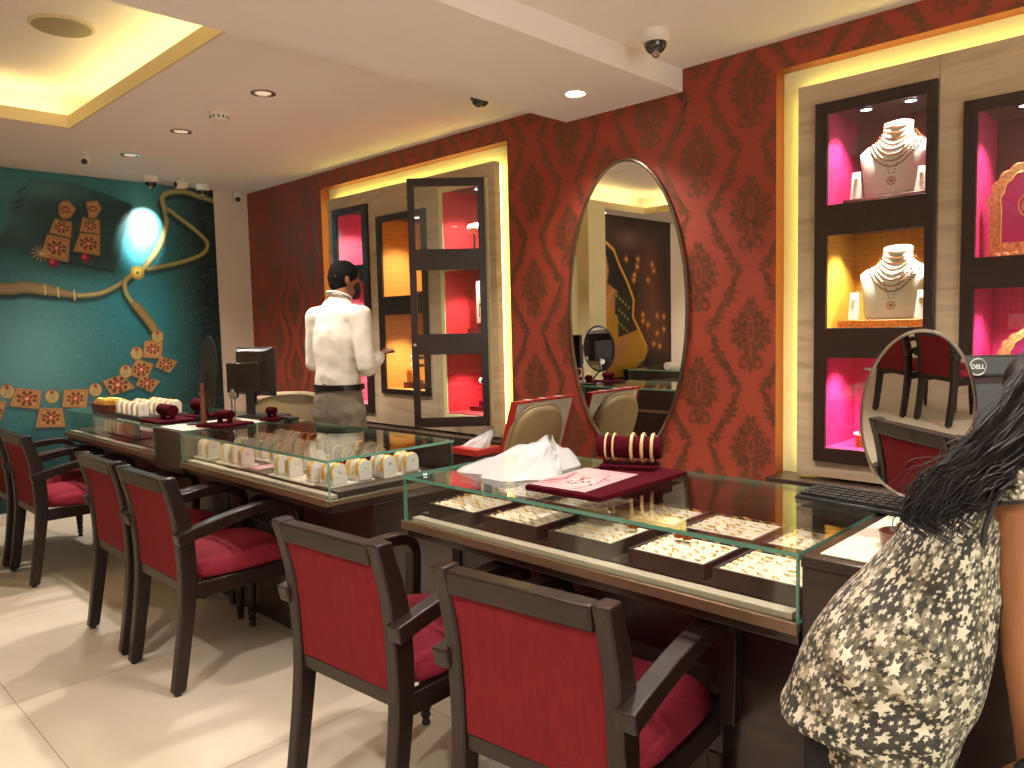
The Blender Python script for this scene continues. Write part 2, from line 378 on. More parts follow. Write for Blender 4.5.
# stub wall and pillar that carry the second picture (seen in the oval mirror)
struct(MB().box((-2.35, 5.2, 0), (.6, 5.32, ZC)), 'wall_stub', CREAM, smooth=False)
struct(MB().box((.33, 4.72, 0), (.60, 5.2, ZC)).box((.6, 4.86, 0), (.82, 5.2, ZC)), 'trim_4', pbr('pillar_paint', 'D9CBA2', .85), smooth=False)

# red damask wall with the two display niches
NZ0, NZ1 = 0.0, 2.425
NICH = [(3.203, 5.222), (-1.2, 1.553)]
XR = 3.352
def damask(Y, Z):
    Yr, Zr = Y-1.673, Z-.745
    col = np.floor(Yr/.2675+.5); u = Yr-col*.2675; v = Zr-np.where(np.mod(col, 2) == 0, 0, .2725); v = v-np.round(v/.545)*.545
    out = np.zeros(Y.shape)
    def medal(u, v):
        vv = v-.002; up = vv > 0; r = np.hypot(u/np.where(up, .100, .108), vv/np.where(up, .150, .120)); th = np.arctan2(vv, np.abs(u)+1e-9)
        lob = .97+.10*np.cos(th*13-.4)+.045*np.cos(th*29+1); tip = np.where(up, -.16*np.exp(-((th-.95)/.22)**2), -.10*np.exp(-((th+1.0)/.2)**2))
        e = np.clip((lob+tip-r)*12+.3, 0, 1)
        petals = (np.abs(np.sin(r*9.5-2.2*np.abs(np.cos(th*3.5)))) < .17)*(r > .16)
        cut = (np.abs(np.sin(th*6.5+.5)) < .13)*(r > .45)
        core = np.abs(np.hypot(u/.014, (vv-.012)/.045)-1) < .25
        return e*(1-.75*np.clip(petals+cut+core, 0, 1))
    out = np.maximum(out, medal(u, v))
    for sx in (1, -1):
        out = np.maximum(out, np.clip(1.4-np.abs(np.hypot(u-sx*.034, v+.142)-.020)/.008, 0, 1))
        out = np.maximum(out, np.clip(1.2-np.hypot((u-sx*.03)/.03, (v+.112)/.012), 0, 1)*1.5)
    out = np.maximum(out, np.clip(2*(1.1-np.hypot(u/.012, (v+.15)/.042)), 0, 1))
    # ogee frame of large acanthus leaves, shared between neighbours
    for cu, cv in ((0, 0), (.2675, .2725), (-.2675, .2725), (.2675, -.2725), (-.2675, -.2725)):
        uu, v2 = u-cu, v-cv
        a = np.abs(uu); ph = 2*np.pi*v2/.545
        c_ = .134+.058*np.cos(ph)+.012*np.cos(2*ph); d = a-c_
        for (k0, k1, sg, mxw) in ((-.26, -.10, 1, .052), (-.12, .03, -1, .040), (-.02, .13, 1, .046), (.09, .265, -1, .052)):
            t = (v2-k0)/(k1-k0); tt = np.clip(t, 0, 1); env = np.sin(np.pi*tt**.75)**.8*mxw
            sc2 = .72+.28*np.cos(tt*34); dd = d*sg
            ins = np.clip((np.where(dd > 0, env*sc2*.85, .005+env*.10)-np.abs(d))/.005+.3, 0, 1)*((t > 0) & (t < 1))
            vein = (np.abs(np.sin(dd*120-tt*17)) < .24)*(dd > .008)
            out = np.maximum(out, ins*(1-.8*vein))
    return np.clip(out, 0, 1)
ys = np.unique(np.round(np.concatenate([np.arange(YN, .5, .08), np.arange(.5, YB, .0068), [1.553, 3.203, 5.222, YB]]), 5))
zs = np.unique(np.round(np.concatenate([np.arange(0, .5, .05), np.arange(.5, ZC+.02, .0066), [NZ1, ZC+.02]]), 5))
Yg, Zg = np.meshgrid(ys, zs, indexing='ij'); mot = damask(Yg, Zg); nzv = value_noise(Yg, Zg, 90, 1)*.5+value_noise(Yg, Zg, 40, 2)*.5
mot = mot*(.62+.5*nzv)
base = np.array(lin('9C3F2B')); mc = np.array(lin('6E4632')); colr = base*(1-mot[..., None])+mc*mot[..., None]
ev, ef = [], []
def equad(pts): i = len(ev); ev.extend(pts); ef.append((i, i+1, i+2, i+3))
for a, b_ in NICH:
    equad([(XW, b_, 0), (XR, b_, 0), (XR, b_, NZ1), (XW, b_, NZ1)]); equad([(XW, a, 0), (XW, a, NZ1), (XR, a, NZ1), (XR, a, 0)]); equad([(XW, a, NZ1), (XR, a, NZ1), (XR, b_, NZ1), (XW, b_, NZ1)])
wm = painted('damask_wallpaper', .48, .45)
N, L = wm.node_tree.nodes, wm.node_tree.links; b = N['Principled BSDF']; at = [n for n in N if n.type == 'ATTRIBUTE'][0]
sp = N.new('ShaderNodeSeparateColor'); L.new(at.outputs['Color'], sp.inputs[0])
mr = N.new('ShaderNodeMapRange'); mr.inputs[1].default_value = base[0]; mr.inputs[2].default_value = mc[0]; mr.inputs[3].default_value = 0; mr.inputs[4].default_value = 1; L.new(sp.outputs[0], mr.inputs[0])
r2 = N.new('ShaderNodeMapRange'); r2.inputs[3].default_value = .62; r2.inputs[4].default_value = .30; L.new(mr.outputs[0], r2.inputs[0]); L.new(r2.outputs[0], b.inputs['Roughness'])
r3 = N.new('ShaderNodeMapRange'); r3.inputs[3].default_value = 0; r3.inputs[4].default_value = .4; L.new(mr.outputs[0], r3.inputs[0]); L.new(r3.outputs[0], b.inputs['Metallic'])
bp = N.new('ShaderNodeBump'); bp.inputs['Strength'].default_value = .35; bp.inputs['Distance'].default_value = .004; nz = N.new('ShaderNodeTexNoise'); nz.inputs['Scale'].default_value = 260
tc = N.new('ShaderNodeTexCoord'); L.new(tc.outputs['Object'], nz.inputs[0]); L.new(nz.outputs[0], bp.inputs['Height']); L.new(bp.outputs[0], b.inputs['Normal'])
tag(grid_mesh('wall_right', wm, ys, zs, lambda y, z: np.stack([np.full(y.shape, XW), y, z], 1), colr,
    keep=lambda y, z: ~(((y > 3.203) & (y < 5.222) | (y < 1.553) & (y > -1.2)) & (z < NZ1)), extra=(ev, ef, tuple(lin('8C4C26'))), org=(XW, 0, 0)), kind='structure')
# lined backs of the niches, open behind the cabinets
CAB = dict(A=(.905, 1.368, .735, 2.235), B=(.28, .816, .885, 2.129), D=(4.590, 5.033, .735, 2.235), E=(3.946, 4.482, .885, 2.126), F=(3.360, 3.817, .735, 2.235))
ho = lambda ks: [(CAB[k][0]+.01, CAB[k][1]-.01, CAB[k][2]+.01, CAB[k][3]-.01) for k in ks]
nb = pbr('niche_back_paint', 'F2EBBE', .85)
struct(holes_grid(MB(), 3.203, 5.222, 0, NZ1, ho('DEF'), XR, XR+.015), 'trim_5', nb, smooth=False)
struct(holes_grid(MB(), -1.2, 1.553, 0, NZ1, ho('AB'), XR, XR+.015), 'trim_6', nb, smooth=False)

# pale veneered wall panels floating in the niches, lit from behind
pm, N, L, b = newmat('pale_ash_veneer')
tc = N.new('ShaderNodeTexCoord'); mp = N.new('ShaderNodeMapping'); mp.inputs['Scale'].default_value = (1, .55, 5); L.new(tc.outputs['Object'], mp.inputs[0])
nz = N.new('ShaderNodeTexNoise'); nz.inputs['Scale'].default_value = 2.6; nz.inputs['Detail'].default_value = 8; nz.inputs['Distortion'].default_value = 1.3; L.new(mp.outputs[0], nz.inputs[0])
cr = N.new('ShaderNodeValToRGB'); cr.color_ramp.elements[0].position = .3; cr.color_ramp.elements[0].color = (*lin('AE9274'), 1); cr.color_ramp.elements[1].position = .7; cr.color_ramp.elements[1].color = (*lin('CDB598'), 1)
L.new(nz.outputs[0], cr.inputs[0]); L.new(cr.outputs[0], b.inputs['Base Color']); b.inputs['Roughness'].default_value = .42
XP = 3.262
def wall_panel(y0, y1, ks, seams, label):
    t = thing('wall_panel', label, 'wall panel', (XP, (y0+y1)/2, .665))
    edges = [y0, *seams, y1]
    for a, b_ in zip(edges, edges[1:]):
        holes_grid(MB(), a+(.0012 if a != y0 else 0), b_-(.0012 if b_ != y1 else 0), .665, 2.325, [h for h in ho(ks) if h[0] > a-.001 and h[1] < b_+.001], XP, 3.312).build('veneer_board', pm, t, smooth=False)
    m = MB(); X0, X1 = 3.322, 3.332
    X0 = 3.313; m.box((X0, y0+.02, 2.300), (X1, y1-.02, 2.320)).box((X0, y0+.006, .70), (X0+.014, y0+.022, 2.30)).box((X0, y1-.022, .70), (X0+.014, y1-.006, 2.30))
    m.build('light_strip', LED, t, smooth=False)
    holes_grid(MB(), y0+.05, y1-.05, .70, 2.27, ho(ks), 3.3125, XR-.0005).build('batten_frame', nb, t, smooth=False)
wall_panel(3.305, 5.118, 'DEF', [3.88, 4.573], 'pale veneered display wall in the left glowing niche, behind the standing man')
wall_panel(-.9, 1.449, 'AB', [.903], 'pale veneered display wall in the right glowing niche, beside the oval wall mirror')

# ------------------------------------------------------------------ display cabinets
def lining(name, a, b_, s=26, rough=.55):
    m, N, L, bb = newmat(name); tc = N.new('ShaderNodeTexCoord'); vo = N.new('ShaderNodeTexVoronoi'); vo.feature = 'DISTANCE_TO_EDGE'; vo.inputs['Scale'].default_value = s; vo.inputs['Randomness'].default_value = .25
    L.new(tc.outputs['Object'], vo.inputs[0]); r = N.new('ShaderNodeValToRGB'); r.color_ramp.elements[0].position = .06; r.color_ramp.elements[0].color = (*lin(a), 1); r.color_ramp.elements[1].position = .12; r.color_ramp.elements[1].color = (*lin(b_), 1)
    L.new(vo.outputs[0], r.inputs[0]); L.new(r.outputs[0], bb.inputs['Base Color']); bb.inputs['Roughness'].default_value = rough; return m
PINK = lining('pink_patterned_lining', 'C01C5C', 'D82C74', 48)
GOLDL = lining('gold_patterned_lining', 'C8902A', 'D8A038', 40)
ROSE = lining('rose_patterned_lining', 'CC4A64', 'D65C76', 40)
ORANGE = lining('orange_patterned_lining', 'D08A34', 'DE9A42', 30)
RED = lining('red_patterned_lining', 'A81A22', 'BE222A', 26)
MARB = pbr('maroon_back_lining', '5E1F2A', .35)
DARKTOP = pbr('dark_cabinet_ceiling', '4A2A24', .4)
FR = pbr('dark_brown_cabinet_frame', '2E1D18', .35, var=.15, scale=5, stretch=(1, 8, 1))
DEPTH = .27
def frame_slab(y0, y1, z0, z1, wins, x0, x1): return holes_grid(MB(), y0, y1, z0, z1, wins, x0, x1)
def cabinet(key, wins, mats, label, closed=True, backs=None, floors=None, lampe=5, nl=2):
    y0, y1, z0, z1 = CAB[key]
    t = thing('display_cabinet', label, 'display cabinet', (XP, (y0+y1)/2, z0))
    if closed:
        frame_slab(y0, y1, z0, z1, wins, XP-.022, XP-.001).build('door_frame', FR, t, bevel=.002)
        for (a, b_, c_, d) in wins: MB().box((XP-.014, a-.004, c_-.004), (XP-.010, b_+.004, d+.004)).build('pane', GLASS, t, smooth=False)
    else:
        frame_slab(y0, y1, z0, z1, [(a-.012, b_+.012, c_-.012, d+.012) for a, b_, c_, d in wins], XP-.006, XP-.001).build('jamb_frame', pbr('cream_jamb_edge', 'E9D9A4', .5), t, smooth=False)
    for i, (a, b_, c_, d) in enumerate(wins):
        X0, X1 = 3.2625, 3.262+DEPTH+.09
        a2, b2, c2, d2 = a-.018, b_+.018, c_-.004, d+.03
        MB().box((X0, a2-.008, c2), (X1, a2, d2)).build('compartment_side', mats[i], t, smooth=False)
        MB().box((X0, b2, c2), (X1, b2+.008, d2)).build('compartment_side', mats[i], t, smooth=False)
        MB().box((X1, a2-.008, c2), (X1+.008, b2+.008, d2)).build('compartment_back', (backs or mats)[i], t, smooth=False)
        MB().box((X0, a2-.008, d2), (X1+.008, b2+.008, d2+.008)).build('compartment_ceiling', DARKTOP, t, smooth=False)
        MB().box((X0, a2-.008, c2-.008), (X1+.008, b2+.008, c2)).build('compartment_floor', (floors or mats)[i], t, smooth=False)
        for k in range(nl):
            yy = (a+b_)/2 if nl == 1 else a+(b_-a)*(.27+.46*k)
            lm = MB(); lm.lathe([(.022, .006), (.028, .006), (.030, 0), (.023, 0)], (X0+.13, yy, d2-.0085), 20, caps=False)
            lo = lm.build('spotlight_rim', CHROME, t)
            MB().lathe([(.0215, 0), (.0215, .002)], (X0+.13, yy, d2-.007), 20).build('spotlight', LAMPDIM, lo)
            spot('cabinet_lamp_light', (X0+.13, yy, d2-.012), lampe, 110, .7, (1, .93, .86), .012)
    return t
CC = 'C'
wA = [(.942, 1.318, 1.815, 2.187), (.942, 1.318, 1.305, 1.690), (.942, 1.318, .795, 1.180)]
wB = [(.325, .771, 1.557, 2.085), (.325, .771, .930, 1.442)]
wD = [(4.654, 4.949+.03, 1.810, 2.187), (4.654, 4.979, 1.305, 1.690), (4.654, 4.979, .795, 1.180)]
wE = [(3.990, 4.432, 1.566, 2.081), (3.990, 4.432, .920, 1.439)]
wF = [(3.400, 3.770, 1.815, 2.187), (3.400, 3.770, 1.305, 1.690), (3.400, 3.770, .795, 1.180)]
cabinet('A', wA, [PINK, GOLDL, PINK], 'tall dark three-window display cabinet right of the oval wall mirror', backs=[MARB, GOLDL, PINK], lampe=18)
cabinet('B', wB, [PINK, PINK], 'dark two-window display cabinet with magenta lining at the right edge', lampe=13, backs=[MARB, PINK])
cabinet('D', wD, [ROSE, ROSE, ROSE], 'narrow dark rose-lined display cabinet directly behind the man', nl=1, lampe=14)
cabinet('E', wE, [ORANGE, ORANGE], 'dark two-window display cabinet with orange lining right of the man', nl=1, lampe=22)
cabinet('F', wF, [RED, RED, RED], 'red-lined three-window display cabinet whose glass door stands open', closed=False, nl=1, lampe=20)
# its open glazed door, hinged on the near side
dt = [o for o in bpy.data.objects if o.name.startswith('display_cabinet')][-1]
dm = holes_grid(MB(), 0, .463, .735, 2.235, [(.042, .421, 1.815, 2.187), (.042, .421, 1.305, 1.690), (.042, .421, .795, 1.180)], -.011, .011)
door = dm.build('door', FR, dt, bevel=.002, world=False)
HY = 3.372
door.location = (XP-.02-wl(dt).x, HY-wl(dt).y, -wl(dt).z); door.rotation_euler = (0, 0, math.radians(46))
pmn = MB()
for c_, d in ((1.815, 2.187), (1.305, 1.690), (.795, 1.180)): MB().box((-.002, .038, c_-.004), (.002, .425, d+.004)).build('pane', GLASS, door, smooth=False, world=False)
MB().lathe([(.008, 0), (.008, .012), (.011, .014), (.011, .022), (.006, .024)], (0, 0, 0), 14, Matrix.Translation((-.011, .443, 1.24)) @ Matrix.Rotation(-math.pi/2, 4, 'Y')).build('knob', CHROME, door, world=False)

# base cabinets under the niches
def base_cab(y0, y1, label, n):
    t = thing('base_cabinet', label, 'cabinet', (3.2, (y0+y1)/2, 0))
    MB().box((3.175, y0, .04), (3.35, y1, .628)).build('carcass', WOODH, t, bevel=.003)
    MB().box((3.160, y0, .632), (3.35, y1, .655)).build('worktop', WOODH, t, bevel=.003)
    for i in range(n):
        a = y0+(y1-y0)*i/n; b_ = y0+(y1-y0)*(i+1)/n
        d = MB().box((3.160, a+.003, .06), (3.1745, b_-.003, .60)).build('door', WOODH, t, bevel=.002)
        MB().cyl((3.145, b_-.05, .42), (3.145, b_-.05, .54), .005, n=8).cyl((3.145, b_-.05, .43), (3.160, b_-.05, .43), .004, n=8).cyl((3.145, b_-.05, .53), (3.160, b_-.05, .53), .004, n=8).build('handle', CHROME, d)
base_cab(3.21, 5.215, 'low dark cabinet running under the left niche, behind the man', 4)
base_cab(-1.1, 1.546, 'low dark cabinet running under the right niche', 5)

# ------------------------------------------------------------------ ceiling fixtures
def downlight(x, y, z, on, label, group=None):
    t = thing('recessed_downlight', label, 'ceiling light', (x, y, z), group)
    MB().lathe([(.050, 0), (.062, 0), (.062, -.004), (.050, -.006), (.046, 0), (.040, .0)], (x, y, z-.0005), 28, caps=False).build('trim_ring', CHROME if not on else pbr('white_lamp_ring', 'E8E2DA', .4), t)
    MB().lathe([(.040, .0), (.040, -.0015)], (x, y, z-.0008), 24).build('lens', LAMPON if on else emis('dim_lamp_glow', 'FFE9CF', .25), t)
downlight(2.9, 2.376, ZBEAM, True, 'bright round recessed downlight in the dropped ceiling beam')
for (x, y), lb in zip(DOWN[:3], ('chrome recessed ceiling spot nearest the teal picture wall', 'chrome recessed ceiling spot between the smoke detector and the far wall', 'chrome recessed ceiling spot nearest the dropped beam')):
    downlight(x, y, ZC, False, lb)
for (x, y), lb in zip([DOWN[3], DOWN[4]], ('recessed ceiling spot above the nearest glass counter', 'recessed ceiling spot above the leaning woman')): downlight(x, y, ZC, False, lb)
for x, y in AISLE: downlight(x, y, ZC, True, 'bright recessed downlight over the customer side of the shop', 'downlights over the customer side')
# little chrome reflector fins seen in the dim spots
for (x, y) in DOWN[:3]: pass
def dome(x, y, z, r, label, base='E6DDD2', tilt=None):
    t = thing('dome_camera', label, 'security camera', (x, y, z))
    MB().lathe([(r, 0), (r*1.02, -.012), (r*.98, -.035), (r*.80, -.046)], (x, y, z), 28).build('housing', pbr('camera_housing', base, .5), t)
    pr_ = [(r*.76*math.cos(math.pi/2*k/8), -.047-r*.72*math.sin(math.pi/2*k/8)) for k in range(8)]
    d = MB().lathe(pr_, (x, y, z), 28).build('dome', pbr('smoked_dome', '241A18', .12, coat=1), t)
    MB().lathe([(.015, 0), (.017, -.02), (.012, -.028)], (x-.008, y-.008, z-.047-r*.50), 14).build('lens', CHROME, d)
dome(2.776, 1.843, ZC, .062, 'white dome camera with dark bubble above the oval mirror')
dome(2.353, 6.169-.05, ZC, .055, 'white dome camera above the bright patch of the teal picture')
dome(2.80, 6.22, ZC, .055, 'dome camera nearest the far right end of the teal picture')
t = thing('dome_camera', 'small black dome camera left of the dropped beam', 'security camera', (2.853, 2.981, ZC))
MB().lathe([(.05, 0), (.052, -.008), (.047, -.018)], (2.853, 2.981, ZC), 24).build('housing', BLACKP, t)
MB().lathe([(.045*math.cos(math.pi/2*k/8), -.0185-.036*math.sin(math.pi/2*k/8)) for k in range(8)], (2.853, 2.981, ZC), 24).build('dome', pbr('smoked_dome', '241A18', .12, coat=1), t)
t = thing('smoke_detector', 'white round smoke detector on the ceiling between two spots', 'smoke detector', (1.976, 4.137, ZC))
MB().lathe([(.058, 0), (.058, -.012), (.05, -.016), (.047, -.034), (.034, -.042)], (1.976, 4.137, ZC), 28).build('housing', pbr('detector_plastic', 'E6DACB', .5), t)
m = MB()
for k in range(12): a = k*math.pi/6; m.box((-.004, .0465, -.032), (.004, .0505, -.020), Matrix.Translation((1.976, 4.137, ZC)) @ Matrix.Rotation(a, 4, 'Z'))
m.build('vent_slots', BLACKP, t)
def bullet(x, y, z, aim, label, s=1.0, cat='security camera'):
    t = thing('bullet_camera', label, cat, (x, y, z)); a = Vector(aim).normalized()
    MB().lathe([(.03*s, 0), (.03*s, -.008), (.012*s, -.012), (.010*s, -.035)], (x, y, z), 18).build('mount', pbr('camera_housing', 'E6DDD2', .5), t)
    c = Vector((x, y, z-.045*s)); M = a.to_track_quat('Z', 'Y').to_matrix()
    MB().tube([c-a*.045*s, c-a*.04*s, c+a*.04*s, c+a*.05*s], [.022*s, .028*s, .030*s, .024*s], 18).build('body', pbr('camera_housing', 'E6DDD2', .5), t)
    MB().tube([c+a*.0505*s, c+a*.056*s], [.020*s, .018*s], 16).build('lens', BLACKP, t)
bullet(1.733, 5.573, ZC, (-.5, -1, -.6), 'small white camera above the teal earrings picture, lens towards the counter')
bullet(2.57, 6.08, ZC, (-1, -.2, -.1), 'slim white spotlight on the ceiling shining on the teal picture', 1.0, 'spotlight')
bullet(3.12, 6.28, ZC, (-.3, -1, -.8), 'small white motion sensor high in the far corner by the red wall', 1.1, 'sensor')
t = thing('ceiling_speaker', 'round perforated speaker grille inside the ceiling cove', 'speaker', (1.17, 3.962, 2.76))
MB().lathe([(.135, 0), (.135, -.008), (.125, -.013)], (1.17, 3.962, 2.76), 36).build('rim', pbr('speaker_rim', 'CFC1A6', .6), t)
MB().lathe([(.122, -.009), (.12, -.014), (.06, -.018), (.004, -.019)], (1.17, 3.962, 2.7595), 36).build('grille', pbr('speaker_grille', 'A39478', .7, var=.35, scale=300), t)
t = thing('ceiling_vent', 'square air vent in the ceiling above the customer side', 'vent', (-.1, 3.7, 2.76))
MB().box((-.35, 3.45, 2.748), (.15, 3.95, 2.76)).build('frame', pbr('vent_white', 'D8D0C4', .5), t, bevel=.003)
m = MB()
for k in range(7): m.beam((-.31, 3.50+k*.066, 2.744), (.11, 3.50+k*.066, 2.744), .035, .004)
m.build('louvres', pbr('vent_dark', '4A4540', .5), t)

# ------------------------------------------------------------------ oval wall mirror
my, mz, ma, mb_ = 2.366, 1.415, .365, .755
t = thing('wall_mirror', 'tall oval mirror with a thin metal rim on the red damask wall', 'mirror', (XW, my, mz-mb_))
def ov(a, b_, x, n=96): return [Vector((x, my+a*math.cos(2*math.pi*k/n), mz+b_*math.sin(2*math.pi*k/n))) for k in range(n)]
MB().loft([ov(ma-.008, mb_-.008, XW-.0005), ov(ma-.004, mb_-.004, XW-.012)]).build('mirror_glass', MIRROR, t, smooth=False)
R = []
for k in range(8): a = 2*math.pi*k/8; R.append(ov(ma+.004+.010*math.cos(a), mb_+.004+.010*math.cos(a), XW-.011+.010*math.sin(a)))
MB().loft(R, loop=True).build('rim', pbr('antique_silver_rim', '8C7C6C', .3, 1), t)

# ------------------------------------------------------------------ teal jewellery picture on the far wall
YM = YB-.012
def mp2(px, py): p = PY(px, py, YM); return (p.x-1.0, p.z-.086)
def z2(pts, s=2.742, ox=0, oy=160): return [mp2(x/s+ox, y/s+oy) for x, y in pts]
def z7(pts): return z2(pts, 4.655, 0, 170)
def mural(P):
    U, V = P.U, P.V
    n = value_noise(U, V, 3, 4); weave = value_noise(U, V, 130, 5)*.5+value_noise(U, V, 61, 6)*.2+.15
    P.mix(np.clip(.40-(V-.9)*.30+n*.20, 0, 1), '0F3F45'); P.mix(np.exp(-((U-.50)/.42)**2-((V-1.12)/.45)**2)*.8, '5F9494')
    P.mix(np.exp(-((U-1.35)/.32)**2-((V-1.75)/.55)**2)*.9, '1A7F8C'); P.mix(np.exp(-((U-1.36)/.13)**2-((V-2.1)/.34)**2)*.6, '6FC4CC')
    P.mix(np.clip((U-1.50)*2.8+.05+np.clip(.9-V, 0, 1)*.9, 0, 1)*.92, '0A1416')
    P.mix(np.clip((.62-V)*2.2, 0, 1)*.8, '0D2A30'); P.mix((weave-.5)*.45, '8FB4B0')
    pil = z7([(85, 95), (130, 40), (330, 55), (500, 115), (620, 165), (600, 250), (565, 330), (560, 400), (530, 480), (330, 450), (240, 440), (100, 375), (0, 362), (-60, 362), (-60, 320), (0, 310), (60, 215), (55, 155)])
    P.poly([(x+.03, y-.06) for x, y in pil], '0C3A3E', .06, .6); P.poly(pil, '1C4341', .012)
    cx, cy = mp2(60, 205); P.glow(cx-.12, cy+.10, .30, '4F7C77', .75, .09); P.glow(cx-.28, cy-.05, .10, '3F6A66', .6, .2); P.glow(cx+.1, cy-.05, .3, '122B2C', .7, .12)
    for q in (((85, 105), (120, 80)), ((60, 155), (110, 130)), ((55, 185), (100, 165)), ((300, 430), (520, 470)), ((560, 250), (600, 200))): P.line(z7(q), .012, '08181A', .02)
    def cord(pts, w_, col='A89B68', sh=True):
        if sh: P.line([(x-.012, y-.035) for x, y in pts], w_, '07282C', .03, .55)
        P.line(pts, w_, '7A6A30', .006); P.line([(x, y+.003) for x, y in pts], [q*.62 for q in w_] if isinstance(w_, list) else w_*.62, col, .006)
    sm = lambda pts, n=6: [(p.x, p.y) for p in crom([(a, b_, 0) for a, b_ in pts], n)]
    cord(sm(z7([(1010, 150), (930, 125), (860, 103), (790, 105), (755, 130), (768, 190), (775, 250), (757, 320), (720, 390), (665, 462)])), .044, 'A59C66')
    cord(sm(z7([(785, 185), (850, 235), (920, 290), (965, 340), (950, 385), (890, 415), (800, 440), (690, 462)])), .034, 'A59C66')
    cord(sm(z7([(625, 485), (560, 530), (480, 570), (400, 583), (340, 583)])), .034)
    tas = sm(z7([(350, 583), (270, 568), (200, 555), (120, 545), (50, 553), (-40, 550)])); cord(tas, [.03+.05*math.sin(min(1, i/14)*math.pi/2) for i in range(len(tas))], '94795A')
    for x_, y_ in ((345, 583), (270, 568), (208, 556)): a = z7([(x_, y_-22), (x_+4, y_+22)]); P.line(a, .010, 'C8B77A', .005)
    cord(sm(z2([(362, 315), (343, 335), (348, 368), (372, 402)])), .036)
    t2 = sm(z2([(372, 398), (395, 425), (415, 452), (435, 482)])); cord(t2, .060, '98794A')
    for i in range(3, len(t2)-1, 2): (xa, ya), (xb, yb) = t2[i], t2[i+1]; dx, dy = -(yb-ya), xb-xa; l = math.hypot(dx, dy); P.line([(xa-dx/l*.022, ya-dy/l*.022), (xa+dx/l*.022, ya+dy/l*.022)], .003, '5C4520', .003)
    kx, ky = mp2(*[640/4.655, 478/4.655+170]); P.disc(kx, ky, .052, 'C9A93C'); P.disc(kx, ky, .030, 'F0D870', soft=.02); P.disc(kx, ky, .012, '7C6420')
    def gem(q, n=3):
        q = [tuple(p) for p in q]; cx = sum(p[0] for p in q)/len(q); cy = sum(p[1] for p in q)/len(q)
        P.poly([(x-.012, y-.02) for x, y in q], '061A1C', .02, .7); P.poly(q, '6A4A22', .006); ins = lambda k: [(cx+(x-cx)*k, cy+(y-cy)*k) for x, y in q]
        P.poly(ins(.95), 'BE8C5A', .004); P.poly(ins(.82), '6A4424', .004); P.poly(ins(.76), 'B88854', .004)
        w_ = max(p[0] for p in q)-min(p[0] for p in q)
        for k in range(8): a = k*math.pi/4+.3; P.disc(cx+math.cos(a)*w_*.25, cy+math.sin(a)*w_*.20, w_*.065, '5E3A20', soft=.003)
        for k in range(5): a = k*2*math.pi/5+.3; P.disc(cx+math.cos(a)*w_*.11, cy+math.sin(a)*w_*.11, w_*.06, '8E2A34', soft=.003)
        P.disc(cx, cy, w_*.055, 'D8B080', soft=.003)
    for q in ([(255, 225), (335, 240), (330, 318), (228, 292)], [(218, 298), (328, 322), (318, 430), (187, 402)], [(385, 220), (462, 232), (468, 298), (370, 286)], [(372, 292), (466, 302), (466, 400), (340, 378)]): gem(z7(q))
    for q in ([(272, 165), (290, 145), (320, 143), (355, 182), (325, 225), (290, 228), (275, 205)], [(400, 150), (430, 145), (455, 143), (472, 182), (445, 225), (412, 222), (410, 195)]): gem(z7(q))
    for q in ((248, 433), (398, 410)): a = z7([q])[0]; P.disc(*a, .034, '7E1026'); P.disc(a[0]-.008, a[1]+.010, .014, 'E04868', soft=.012)
    a = z7([(190, 388)])[0]
    for k in range(6): an = k*math.pi/6; P.line([(a[0]-.06*math.cos(an), a[1]-.06*math.sin(an)), (a[0]+.06*math.cos(an), a[1]+.06*math.sin(an))], .004, 'E8C890', .005, .8)
    for q in ([(395, 497), (448, 488), (443, 545), (392, 542)], [(375, 545), (422, 560), (402, 606), (350, 588)], [(440, 538), (487, 552), (466, 584), (425, 567)], [(385, 590), (440, 606), (416, 637), (372, 617)], [(280, 606), (335, 588), (372, 625), (305, 646)],
              [(175, 630), (243, 627), (238, 680), (170, 678)], [(45, 624), (115, 632), (108, 684), (25, 675)], [(108, 680), (172, 680), (180, 732), (97, 734)], [(-30, 662), (20, 660), (0, 720), (-40, 720)]): gem(z2(q))
    for x_, y_ in ((432, 484), (375, 530), (345, 580), (262, 630), (143, 648), (20, 635)):
        a = z2([(x_, y_)])[0]; P.disc(*a, .050, '6A5226', .055); P.disc(*a, .043, 'B39A68', .048); P.disc(a[0], a[1]+.03, .014, '8E2A34')
        for k in (-1, 0, 1): P.line([(a[0]+k*.016, a[1]-.03), (a[0]+k*.014, a[1]+.02)], .004, '7A6030', .004)
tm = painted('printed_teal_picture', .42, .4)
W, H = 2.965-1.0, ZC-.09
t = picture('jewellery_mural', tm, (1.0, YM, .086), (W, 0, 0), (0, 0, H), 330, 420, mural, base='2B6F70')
tag(t, 'wall-sized teal picture of gold earrings and a gold necklace on a cord', 'wall picture')

